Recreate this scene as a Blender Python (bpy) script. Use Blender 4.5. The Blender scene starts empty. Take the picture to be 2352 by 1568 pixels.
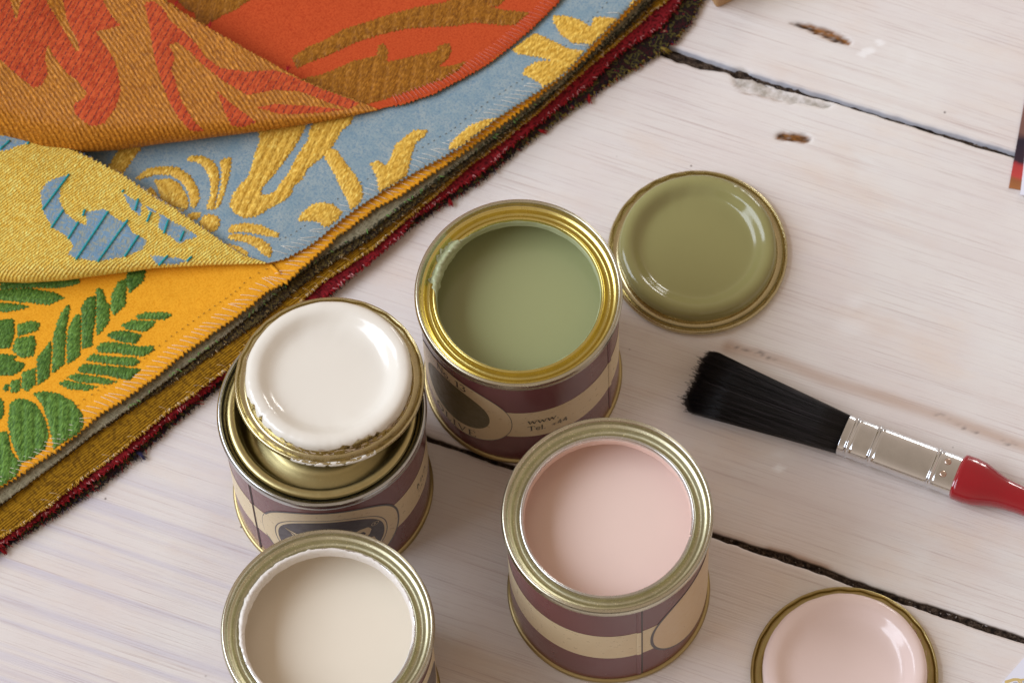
import bpy, bmesh, math, random
import numpy as np
from mathutils import Vector, Matrix
from mathutils.bvhtree import BVHTree
random.seed(7); rng = np.random.default_rng(11)
S = 0.001                                    # everything below is written in millimetres
scn = bpy.context.scene
COL = scn.collection

# ------------------------------------------------------------------ camera
F_PX, ELEV, ROLL, DIST = 11101.55, math.radians(65.5904), math.radians(-3.47372), 1447.53   # solved for a 2352 x 1568 px picture
CC = np.array([0, -DIST*math.cos(ELEV), DIST*math.sin(ELEV)])
FW = -CC/np.linalg.norm(CC); RT = np.array([1., 0, 0]); UP = np.cross(RT, FW)
CR = RT*math.cos(ROLL)+UP*math.sin(ROLL); CU = -RT*math.sin(ROLL)+UP*math.cos(ROLL)
cd = bpy.data.cameras.new('camera'); cam = bpy.data.objects.new('camera', cd); COL.objects.link(cam)
cam.matrix_world = Matrix(((CR[0], CU[0], -FW[0], CC[0]*S), (CR[1], CU[1], -FW[1], CC[1]*S), (CR[2], CU[2], -FW[2], CC[2]*S), (0, 0, 0, 1)))
cd.sensor_width = 36; cd.sensor_fit = 'HORIZONTAL'; cd.lens = 36*F_PX/2352
cd.clip_start = 0.05; cd.clip_end = 20
cd.dof.use_dof = True; cd.dof.focus_distance = 1.385; cd.dof.aperture_fstop = 24
scn.camera = cam
# ------------------------------------------------------------------ light: a soft window on the left, a smaller paned window far back right, room bounce
w = bpy.data.worlds.new('World'); scn.world = w; w.use_nodes = True
wn = w.node_tree; bg = wn.nodes['Background']; bg.inputs[1].default_value = 1.0
wt = wn.nodes.new('ShaderNodeTexCoord'); wx = wn.nodes.new('ShaderNodeSeparateXYZ'); wr = wn.nodes.new('ShaderNodeValToRGB')   # unseen room as fill light: brightest low on the walls, dimmer ceiling
wn.links.new(wt.outputs['Generated'], wx.inputs[0]); wn.links.new(wx.outputs[2], wr.inputs[0]); wn.links.new(wr.outputs[0], bg.inputs[0])
for i, (p, c) in enumerate(((0.0, (.14, .11, .085)), (.35, (.60, .475, .385)), (1.0, (.37, .285, .215)))):
    e = wr.color_ramp.elements[i] if i < 2 else wr.color_ramp.elements.new(p)
    e.position = p; e.color = (*c, 1)
def area(name, loc, target, sx, sy, power, col):
    l = bpy.data.lights.new(name, 'AREA'); l.shape = 'RECTANGLE'; l.size = sx; l.size_y = sy; l.energy = power; l.color = col
    o = bpy.data.objects.new(name, l); COL.objects.link(o); o.location = loc
    o.rotation_euler = (Vector(target)-Vector(loc)).to_track_quat('-Z', 'Y').to_euler()
    return o
area('window_light', (-7.0, 0.1, 5.5), (0, 0, 0), 8.0, 5.2, 970.0, (0.77, 0.86, 1.0))
area('window_pane_light', (0.62, 1.15, 0.36), (0, 0, 0), 0.11, 0.24, 1.6, (1.0, 0.98, 0.95))
area('window_pane_light', (0.77, 1.07, 0.36), (0, 0, 0), 0.11, 0.24, 1.6, (1.0, 0.98, 0.95))
vs = scn.view_settings; vs.view_transform = 'Standard'; vs.look = 'None'; vs.gamma = 1; vs.exposure = 0.0; vs.use_curve_mapping = False

# ------------------------------------------------------------------ helpers
def ray(x, y):
    v = FW+CR*(x-1176)/F_PX-CU*(y-784)/F_PX
    return v/np.linalg.norm(v)
def un(p, z=0.0):                            # picture point -> point on the level z (mm)
    v = ray(p[0], p[1]); t = (z-CC[2])/v[2]
    return CC+t*v
def proj(P):
    q = np.asarray(P)-CC; z = q@FW
    return np.stack([1176+F_PX*(q@CR)/z, 784-F_PX*(q@CU)/z], -1)
def ramp(x, a, b): return np.clip((x-a)/(b-a), 0, 1)
def sm(x): x = np.clip(x, 0, 1); return x*x*(3-2*x)
def _h(i, j, s): 
    v = np.sin(i*127.1+j*311.7+s*74.7)*43758.5453
    return v-np.floor(v)
def vnoise(x, y, s=0):
    x = np.asarray(x, float); y = np.asarray(y, float)
    i = np.floor(x); j = np.floor(y); u = sm(x-i); v = sm(y-j)
    return (_h(i, j, s)*(1-u)+_h(i+1, j, s)*u)*(1-v)+(_h(i, j+1, s)*(1-u)+_h(i+1, j+1, s)*u)*v
def fnoise(x, y=0, s=0, o=3):
    y = np.zeros_like(np.asarray(x, float))+y; r = 0; a = .5
    for k in range(o):
        r = r+a*(vnoise(np.asarray(x)*2**k, y*2**k, s+k)-.5); a *= .5
    return r*2
def resample(P, step):
    P = np.asarray(P, float); d = np.r_[0, np.cumsum(np.linalg.norm(np.diff(P, axis=0), axis=1))]
    n = max(2, int(d[-1]/step)+1); t = np.linspace(0, d[-1], n)
    return np.stack([np.interp(t, d, P[:, k]) for k in range(P.shape[1])], 1)
def inpoly(X, Y, P):
    ins = np.zeros(X.shape, bool); n = len(P); j = n-1
    for i in range(n):
        xi, yi = P[i]; xj, yj = P[j]
        if yi != yj:
            c = ((yi > Y) != (yj > Y)) & (X < (xj-xi)*(Y-yi)/(yj-yi)+xi); ins ^= c
        j = i
    return ins
def segdist(X, Y, P, closed=True):
    D = np.full(X.shape, 1e9); n = len(P)
    for i in range(n if closed else n-1):
        ax, ay = P[i]; bx, by = P[(i+1) % n]; dx, dy = bx-ax, by-ay; L = dx*dx+dy*dy+1e-9
        t = np.clip(((X-ax)*dx+(Y-ay)*dy)/L, 0, 1)
        D = np.minimum(D, (X-ax-t*dx)**2+(Y-ay-t*dy)**2)
    return np.sqrt(D)
def mesh(name, V, Fc, mat, parent=None, smooth=True, uv=None, matidx=None):
    V = np.asarray(V, float)*S
    me = bpy.data.meshes.new(name); me.from_pydata(V.tolist(), [], [tuple(int(q) for q in f) for f in Fc])
    mats = mat if isinstance(mat, (list, tuple)) else [mat]
    for m in mats: me.materials.append(m)
    if smooth: me.polygons.foreach_set('use_smooth', [True]*len(me.polygons))
    if matidx is not None: me.polygons.foreach_set('material_index', [int(q) for q in matidx])
    if uv is not None:
        l = me.uv_layers.new(name='UVMap'); idx = np.zeros(len(me.loops), int); me.loops.foreach_get('vertex_index', idx)
        l.data.foreach_set('uv', np.asarray(uv, float)[idx].ravel())
    me.update()
    o = bpy.data.objects.new(name, me); COL.objects.link(o)
    if parent: o.parent = parent
    return o
def empty(name, loc=(0, 0, 0), rotz=0.0):
    o = bpy.data.objects.new(name, None); COL.objects.link(o); o.location = [q*S for q in loc]; o.rotation_euler = (0, 0, rotz)
    o.empty_display_size = 0.01
    return o
def tag(o, label=None, cat=None, group=None, kind=None):
    if label: o['label'] = label
    if cat: o['category'] = cat
    if group: o['group'] = group
    if kind: o['kind'] = kind
    return o
def gridfaces(nr, nc, close=False, off=0):
    f = []
    for i in range(nr-1):
        a = off+i*nc; b = a+nc
        for j in range(nc-1): f.append((a+j, a+j+1, b+j+1, b+j))
        if close: f.append((a+nc-1, a, b, b+nc-1))
    return f
def tube(P, r0, r1=None, k=5, V=None, Fc=None):
    """round tapered tube along P appended to V, Fc"""
    P = np.asarray(P, float); n = len(P); r1 = r0 if r1 is None else r1
    t = np.gradient(P, axis=0); t /= np.linalg.norm(t, axis=1)[:, None]+1e-12
    a = np.cross(t, [0.13, .21, 1.0]); a /= np.linalg.norm(a, axis=1)[:, None]+1e-12; b = np.cross(t, a)
    o = len(V)
    for i in range(n):
        r = r0+(r1-r0)*i/(n-1)
        for j in range(k):
            q = 2*math.pi*j/k; V.append(P[i]+r*(a[i]*math.cos(q)+b[i]*math.sin(q)))
    Fc += gridfaces(n, k, True, o)
    Fc.append(tuple(o+j for j in range(k))[::-1]); Fc.append(tuple(o+(n-1)*k+j for j in range(k)))
def lathe(name, prof, mat, parent, n=144, mod=None, close_c=False, matidx=None, smooth=True):
    th = np.linspace(0, 2*np.pi, n, endpoint=False); V = []; m = len(prof)
    for i, (r, z) in enumerate(prof):
        R = np.full(n, float(r)); Z = np.full(n, float(z))
        if mod: R, Z = mod(th, i, R, Z)
        V += list(np.stack([R*np.cos(th), R*np.sin(th), Z], 1))
    Fc = gridfaces(m, n, True); mi = None
    if matidx is not None: mi = np.repeat(matidx, n)
    if close_c:
        V.append(np.array([0, 0, prof[-1][1]])); c = len(V)-1; b = (m-1)*n
        Fc += [(b+j, b+(j+1) % n, c) for j in range(n)]
        if mi is not None: mi = np.r_[mi, [matidx[-1]]*n]
    o = mesh(name, V, Fc, mat, parent, smooth, matidx=mi)
    return o
def curve_prof(P, k=4):
    """Catmull-Rom smoothing of a profile"""
    P = np.asarray(P, float); Q = np.vstack([2*P[0]-P[1], P, 2*P[-1]-P[-2]]); out = []
    for i in range(1, len(Q)-2):
        for t in np.linspace(0, 1, k, endpoint=False):
            out.append(.5*((2*Q[i])+(-Q[i-1]+Q[i+1])*t+(2*Q[i-1]-5*Q[i]+4*Q[i+1]-Q[i+2])*t*t+(-Q[i-1]+3*Q[i]-3*Q[i+1]+Q[i+2])*t**3))
    out.append(P[-1]); return np.array(out)

# ------------------------------------------------------------------ materials
def nm(name):
    m = bpy.data.materials.new(name); m.use_nodes = True; nt = m.node_tree
    return m, nt, nt.nodes['Principled BSDF']
def nd(nt, t, **k):
    n = nt.nodes.new(t)
    for a, b in k.items():
        if a in n.inputs.keys() if isinstance(a, str) else False: n.inputs[a].default_value = b
        else: setattr(n, a, b)
    return n
def tex(nt, scale, detail=3, rough=.6, vec=None, stretch=None, rot=0.0, kind='noise', uv=False):
    tc = nt.nodes.new('ShaderNodeTexCoord'); mp = nt.nodes.new('ShaderNodeMapping')
    nt.links.new(tc.outputs['UV' if uv else 'Object'], mp.inputs[0])
    s = stretch or (1, 1, 1); mp.inputs['Scale'].default_value = [scale*q for q in s]; mp.inputs['Rotation'].default_value = (0, 0, rot)
    if kind == 'noise':
        n = nt.nodes.new('ShaderNodeTexNoise'); n.inputs['Scale'].default_value = 1; n.inputs['Detail'].default_value = detail; n.inputs['Roughness'].default_value = rough
    elif kind == 'voronoi':
        n = nt.nodes.new('ShaderNodeTexVoronoi'); n.inputs['Scale'].default_value = 1
    elif kind == 'wave':
        n = nt.nodes.new('ShaderNodeTexWave'); n.inputs['Scale'].default_value = 1; n.inputs['Distortion'].default_value = detail; n.inputs['Detail'].default_value = 2
    # a rotation has to happen before the stretch: chain a second mapping
    if rot:
        mp.inputs['Rotation'].default_value = (0, 0, 0); m0 = nt.nodes.new('ShaderNodeMapping'); m0.inputs['Rotation'].default_value = (0, 0, rot)
        nt.links.new(tc.outputs['UV' if uv else 'Object'], m0.inputs[0]); nt.links.new(m0.outputs[0], mp.inputs[0])
    nt.links.new(mp.outputs[0], n.inputs[0])
    return n.outputs[0] if kind in ('noise', 'voronoi') else n.outputs['Fac']
def cr(nt, fac, stops):
    r = nt.nodes.new('ShaderNodeValToRGB'); e = r.color_ramp.elements
    while len(e) > 1: e.remove(e[-1])
    for i, (p, c) in enumerate(stops):
        q = e[0] if i == 0 else e.new(p)
        q.position = p; q.color = (*c, 1) if hasattr(c, '__len__') else (c, c, c, 1)
    nt.links.new(fac, r.inputs[0]); return r.outputs[0]
def mix(nt, fac, a, b, mode='MIX'):
    m = nt.nodes.new('ShaderNodeMix'); m.data_type = 'RGBA'; m.blend_type = mode
    for sock, v in ((m.inputs[0], fac), (m.inputs[6], a), (m.inputs[7], b)):
        if isinstance(v, (int, float)): sock.default_value = v
        elif isinstance(v, (tuple, list)): sock.default_value = (*v, 1) if len(v) == 3 else v
        else: nt.links.new(v, sock)
    return m.outputs[2]
def mth(nt, op, a, b=None):
    m = nt.nodes.new('ShaderNodeMath'); m.operation = op
    for i, v in enumerate((a, b)):
        if v is None: continue
        if isinstance(v, (int, float)): m.inputs[i].default_value = v
        else: nt.links.new(v, m.inputs[i])
    return m.outputs[0]
def bump(nt, b, h, dist=0.0002, strength=1.0, normal=None):
    n = nt.nodes.new('ShaderNodeBump'); n.inputs['Distance'].default_value = dist; n.inputs['Strength'].default_value = strength
    nt.links.new(h, n.inputs['Height'])
    if normal is not None: nt.links.new(normal, n.inputs['Normal'])
    nt.links.new(n.outputs[0], b.inputs['Normal']); return n.outputs[0]
def attr(nt, name):
    a = nt.nodes.new('ShaderNodeAttribute'); a.attribute_name = name; return a
def lin(r, g, b):
    f = lambda c: (c/255/12.92 if c/255 <= .04045 else ((c/255+.055)/1.055)**2.4)
    return (f(r), f(g), f(b))
def scol(c, k): return tuple(min(1, q*k) for q in c)

def mat_metal(name, c, rough=.28, speck=.5, dirt=.35, dirtcol=(.10, .08, .05)):
    m, nt, b = nm(name); b.inputs['Metallic'].default_value = 1
    n = tex(nt, 130, 5, .65); n2 = tex(nt, 2600, 2, .5); n3 = tex(nt, 600, 4, .7)
    col = mix(nt, cr(nt, n, [(.35, 0), (.7, 1)]), scol(c, .93), scol(c, 1.05))
    col = mix(nt, mth(nt, 'MULTIPLY', cr(nt, n3, [(.66, 0), (.76, 1)]), dirt*.7), col, dirtcol)
    col = mix(nt, mth(nt, 'MULTIPLY', cr(nt, n2, [(.60, 0), (.72, 1)]), speck), col, scol(c, 1.7))
    nt.links.new(col, b.inputs['Base Color'])
    nt.links.new(cr(nt, n3, [(.3, rough*.95), (.8, min(1, rough*1.2))]), b.inputs['Roughness'])
    bump(nt, b, mth(nt, 'ADD', mth(nt, 'MULTIPLY', n2, .30*speck), mth(nt, 'MULTIPLY', n, .4)), .00002, .22)
    return m
def mat_print(name, c, rough=.3, var=.12, scuff=.25):
    m, nt, b = nm(name); n = tex(nt, 90, 4, .6, stretch=(1, 1, .35)); n2 = tex(nt, 500, 4, .7); n3 = tex(nt, 260, 5, .75, stretch=(1, 1, .25))
    col = mix(nt, n, scol(c, 1-var), scol(c, 1+var))
    col = mix(nt, mth(nt, 'MULTIPLY', cr(nt, n3, [(.62, 0), (.76, 1)]), scuff), col, scol(c, .45))
    col = mix(nt, mth(nt, 'MULTIPLY', cr(nt, n2, [(.70, 0), (.76, 1)]), scuff*.9), col, (.55, .47, .42))
    nt.links.new(col, b.inputs['Base Color'])
    nt.links.new(cr(nt, n2, [(.3, rough*.8), (.8, rough*1.5)]), b.inputs['Roughness'])
    bump(nt, b, n, .0002, .35)
    return m
def mat_paint(name, c, rough=.22, var=.03, spec=.5):
    m, nt, b = nm(name); n = tex(nt, 60, 3, .5)
    nt.links.new(mix(nt, n, scol(c, 1-var), scol(c, 1+var)), b.inputs['Base Color'])
    b.inputs['Roughness'].default_value = rough; b.inputs['Specular IOR Level'].default_value = spec
    b.inputs['Subsurface Weight'].default_value = 0.0
    bump(nt, b, tex(nt, 110, 2, .4), .0004, .12)
    return m
def mat_film(name, c, flake=.5):
    m, nt, b = nm(name); n = tex(nt, 900, 4, .7); n2 = tex(nt, 260, 3, .6)
    col = mix(nt, n2, scol(c, .93), scol(c, 1.04))
    nt.links.new(mix(nt, mth(nt, 'MULTIPLY', cr(nt, n, [(.58, 0), (.68, 1)]), flake), col, scol((c[0], c[1]*.86, c[2]*.7), .62)), b.inputs['Base Color'])
    b.inputs['Roughness'].default_value = .38
    bump(nt, b, n2, .0006, .5)
    return m
def mat_cloth(name, c, c2=None, thread=.22, rot=0.7, blot=.10, bumpd=.00022, fine=2300, sheen=.25, rough=.75, warp=3.5, blotc=None, ribs=None):
    m, nt, b = nm(name)
    a1 = tex(nt, fine, 1.5, .5, stretch=(1, 1/warp, 1), rot=rot); a2 = tex(nt, fine, 1.5, .5, stretch=(1/warp, 1, 1), rot=rot)
    wv = mth(nt, 'MAXIMUM', a1, a2)
    big = tex(nt, 160, 4, .6)
    base = mix(nt, cr(nt, big, [(.3, 0), (.72, 1)]), scol(c, 1-blot), blotc if blotc else scol(c, 1+blot))
    dark = c2 if c2 else scol(c, 1-2.4*thread)
    col = mix(nt, cr(nt, wv, [(.42, 1), (.60, 0)]), base, dark)
    col = mix(nt, cr(nt, wv, [(.64, 0), (.80, .65)]), col, scol(c, 1+1.6*thread))
    h = wv
    if ribs:
        wf = tex(nt, ribs[0], ribs[2] if len(ribs) > 2 else 1.2, kind='wave', rot=ribs[1])
        col = mix(nt, mth(nt, 'MULTIPLY', cr(nt, wf, [(.0, 1), (.5, 0)]), .55), col, scol(c, .45))
        h = mth(nt, 'ADD', mth(nt, 'MULTIPLY', wv, .6), wf)
    nt.links.new(col, b.inputs['Base Color'])
    b.inputs['Roughness'].default_value = rough; b.inputs['Sheen Weight'].default_value = sheen*.15; b.inputs['Sheen Roughness'].default_value = .4
    b.inputs['Specular IOR Level'].default_value = .15
    bump(nt, b, h, bumpd, .8)
    return m
def mat_thread(name, c, c2=None, fine=1500, rot=.5, rough=.5, sheen=.2, twill=None):
    """silky raised yarn: short glints"""
    m, nt, b = nm(name)
    a1 = tex(nt, fine, 2, .55, stretch=(1, .33, 1), rot=rot); a2 = tex(nt, fine*.35, 2, .5)
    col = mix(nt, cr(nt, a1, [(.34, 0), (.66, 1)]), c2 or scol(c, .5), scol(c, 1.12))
    col = mix(nt, cr(nt, a1, [(.60, 0), (.72, .85)]), col, tuple(min(1, q*1.35+.03+.08*(c[2] > .05)) for q in c))  # paler dabs paint the yarn's glints into the base colour
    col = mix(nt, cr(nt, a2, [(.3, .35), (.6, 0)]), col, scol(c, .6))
    h = a1
    if twill:
        tw_ = tex(nt, twill[0], 3.0, kind='wave', rot=twill[1]); col = mix(nt, cr(nt, tw_, [(.0, twill[2]), (.55, 0)]), col, scol(c, .42)); h = mth(nt, 'ADD', a1, mth(nt, 'MULTIPLY', tw_, .8))
    nt.links.new(col, b.inputs['Base Color']); b.inputs['Roughness'].default_value = rough
    b.inputs['Sheen Weight'].default_value = sheen*.1; b.inputs['Specular IOR Level'].default_value = .25
    bump(nt, b, h, .0004, .9)
    return m
def mat_multi(name, cols, scale=420, rough=.85):
    m, nt, b = nm(name); n = tex(nt, scale, 2, .6); n2 = tex(nt, 1900, 2, .6)
    k = len(cols); st = []
    for i, c in enumerate(cols): st.append((.30+.42*i/max(1, k-1), c))
    r = nt.nodes.new('ShaderNodeValToRGB'); r.color_ramp.interpolation = 'CONSTANT'; e = r.color_ramp.elements
    while len(e) > 1: e.remove(e[-1])
    for i, (p, c) in enumerate(st):
        q = e[0] if i == 0 else e.new(p); q.position = p if i else 0; q.color = (*c, 1)
    nt.links.new(n, r.inputs[0])
    col = mix(nt, cr(nt, n2, [(.35, .75), (.6, 0)]), r.outputs[0], (.02, .012, .01))
    nt.links.new(col, b.inputs['Base Color']); b.inputs['Roughness'].default_value = rough
    b.inputs['Specular IOR Level'].default_value = .15
    bump(nt, b, n2, .0005, 1)
    return m
def mat_plain(name, c, rough=.5, metal=0, var=.1, scale=300, spec=.5, coat=0):
    m, nt, b = nm(name); n = tex(nt, scale, 3, .6)
    nt.links.new(mix(nt, n, scol(c, 1-var), scol(c, 1+var)), b.inputs['Base Color'])
    b.inputs['Roughness'].default_value = rough; b.inputs['Metallic'].default_value = metal; b.inputs['Specular IOR Level'].default_value = spec
    b.inputs['Coat Weight'].default_value = coat; b.inputs['Coat Roughness'].default_value = .08
    return m

# ------------------------------------------------------------------ table of limewashed planks
ANG = math.radians(-23.3); TX = np.array([math.cos(ANG), math.sin(ANG)]); TY = np.array([-math.sin(ANG), math.cos(ANG)])
def tc_of(px): q = un(px)[:2]; return np.array([q@TX, q@TY])
g1_up = [(1400, 62), (1561, 111.5), (1674, 150), (1788, 184.5), (1910, 221), (2031, 257.5), (2153, 294), (2327, 345), (2500, 397)]
g1_lo = [(1400, 88), (1512, 122), (1553, 139), (1609, 157), (1666, 164), (1692, 176), (1723, 177), (1788, 204), (1869, 226), (1910, 234), (1991, 260), (2072, 285), (2173, 317), (2246, 340), (2327, 362), (2500, 414)]
g2_up = [(700, 905), (981, 1000), (1059, 1026), (1143, 1055), (1638, 1220), (1727, 1249), (1811, 1271), (1903, 1305), (1965, 1330), (2058, 1364), (2150, 1392), (2243, 1422), (2352, 1460), (2500, 1511)]
g2_lo = [(700, 918), (981, 1011), (1055, 1034), (1177, 1077), (1638, 1232), (1727, 1263), (1842, 1301), (1934, 1333), (2027, 1368), (2120, 1398), (2243, 1441), (2352, 1474), (2500, 1524)]
def edge_fn(pl):
    q = np.array([tc_of(p) for p in pl]); o = np.argsort(q[:, 0]); q = q[o]
    sl0 = (q[-1, 1]-q[0, 1])/(q[-1, 0]-q[0, 0])
    def f(t):
        c = np.interp(t, q[:, 0], q[:, 1]); c = np.where(t < q[0, 0], q[0, 1]+sl0*(t-q[0, 0]), c); return np.where(t > q[-1, 0], q[-1, 1]+sl0*(t-q[-1, 0]), c)
    return f
E1u, E1l0, E2u, E2l = map(edge_fn, (g1_up, g1_lo, g2_up, g2_lo))
E1l = lambda t: E1l0(t)+.38*sm(ramp(t, 38, 48))
z3 = lambda L: [(1504+.4056*x, .4056*y) for x, y in L]
zB = lambda L: [(1554.7+.3389*x, 777.3+.3389*y) for x, y in L]
GOUGE = [z3([(770, 132), (830, 130), (900, 140), (1000, 170), (1060, 195), (1110, 232), (1098, 256), (1040, 247), (960, 214), (880, 180), (830, 158)]),
         z3([(688, 765), (730, 745), (760, 756), (800, 752), (845, 757), (890, 792), (850, 812), (800, 800), (740, 797), (690, 792)])]
PLAST = z3([(425, 405), (480, 388), (525, 392), (545, 445), (700, 503), (850, 553), (1010, 592), (980, 612), (850, 594), (760, 578), (700, 566), (600, 536), (500, 520), (460, 482)])
SPOTS = [z3([(1145, 312), (1175, 280), (1235, 268), (1258, 295), (1200, 312), (1195, 335)]), z3([(1242, 232), (1275, 220), (1308, 250), (1270, 266)]), zB([(640, 880), (690, 850), (740, 880), (700, 905)])]
CRACK = [zB([(380, 60), (450, 74), (500, 84), (560, 98), (620, 132), (670, 152)]), zB([(1760, 515), (1800, 520), (1850, 548)]), zB([(1890, 580), (1940, 600), (1980, 630), (2030, 634)]), zB([(2190, 688), (2250, 712), (2290, 708), (2340, 735)])]
STAIN = zB([(350, 55), (700, 150), (1000, 270), (1400, 400), (1800, 530), (2100, 640), (2500, 780)])
GAPST = [(1766, 1262), (1830, 1278), (1900, 1304)]
def mat_wood():
    m, nt, b = nm('limewashed_pine')
    fine = tex(nt, 1, 4, .7, stretch=(22, 1500, 40)); mid = tex(nt, 1, 3, .6, stretch=(5, 190, 20)); band = tex(nt, 1, 2, .5, stretch=(1.3, 170, 8)); cloud = tex(nt, 14, 4, .6); cl2 = tex(nt, 38, 5, .6, stretch=(.5, 1, 1))
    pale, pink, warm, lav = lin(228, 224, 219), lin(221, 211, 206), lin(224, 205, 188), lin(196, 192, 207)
    col = mix(nt, cr(nt, cloud, [(.35, 0), (.65, 1)]), pale, pink)
    col = mix(nt, mth(nt, 'MULTIPLY', cr(nt, cl2, [(.52, 0), (.72, 1)]), .55), col, warm)
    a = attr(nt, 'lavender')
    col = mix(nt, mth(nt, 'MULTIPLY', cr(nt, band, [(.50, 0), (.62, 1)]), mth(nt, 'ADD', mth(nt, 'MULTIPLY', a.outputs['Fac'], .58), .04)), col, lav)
    col = mix(nt, mth(nt, 'MULTIPLY', cr(nt, mid, [(.55, 0), (.75, 1)]), .30), col, lin(203, 184, 176))
    col = mix(nt, mth(nt, 'MULTIPLY', cr(nt, fine, [(.54, 0), (.68, 1)]), .50), col, lin(182, 162, 156))
    col = mix(nt, mth(nt, 'MULTIPLY', cr(nt, fine, [(.28, 1), (.42, 0)]), .25), col, lin(238, 231, 227))
    vor = tex(nt, 85, kind='voronoi'); sp = tex(nt, 31, 1, .5)
    speck = mth(nt, 'MULTIPLY', cr(nt, vor, [(.022, 1), (.042, 0)]), cr(nt, sp, [(.38, 0), (.44, 1)]))
    col = mix(nt, mth(nt, 'MULTIPLY', speck, .8), col, lin(92, 78, 72))
    mk = attr(nt, 'mark'); sep = nt.nodes.new('ShaderNodeSeparateColor'); nt.links.new(mk.outputs['Color'], sep.inputs[0])
    gn = tex(nt, 1, 4, .7, stretch=(160, 420, 200))
    brown = mix(nt, cr(nt, gn, [(.38, 0), (.62, 1)]), lin(64, 40, 20), lin(150, 96, 36))
    col = mix(nt, sep.outputs[0], col, brown)
    col = mix(nt, sep.outputs[1], col, lin(240, 238, 236))
    col = mix(nt, sep.outputs[2], col, mix(nt, cr(nt, tex(nt, 240, 4, .7), [(.35, 0), (.65, 1)]), lin(226, 220, 216), lin(168, 160, 148)))
    st = attr(nt, 'stain'); col = mix(nt, mth(nt, 'MULTIPLY', st.outputs['Fac'], mth(nt, 'ADD', .25, cl2)), col, lin(186, 158, 138))
    ck = attr(nt, 'crack'); col = mix(nt, ck.outputs['Fac'], col, lin(96, 88, 86))
    bv_ = attr(nt, 'bevel'); col = mix(nt, bv_.outputs['Fac'], col, mix(nt, tex(nt, 90, 4, .7), lin(128, 134, 148), lin(186, 184, 188)))
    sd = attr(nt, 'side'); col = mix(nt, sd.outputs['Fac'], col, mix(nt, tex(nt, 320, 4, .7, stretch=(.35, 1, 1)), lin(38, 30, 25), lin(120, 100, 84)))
    nt.links.new(col, b.inputs['Base Color'])
    nt.links.new(cr(nt, fine, [(.3, .42), (.8, .62)]), b.inputs['Roughness']); b.inputs['Specular IOR Level'].default_value = .35
    bump(nt, b, mth(nt, 'ADD', fine, mth(nt, 'MULTIPLY', mid, .8)), .0003, .7)
    return m
WOOD = mat_wood()
def fattr(me, name, v):
    a = me.attributes.new(name, 'FLOAT', 'POINT'); a.data.foreach_set('value', np.asarray(v, float).ravel())
table = tag(empty('tabletop'), kind='structure')
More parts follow.
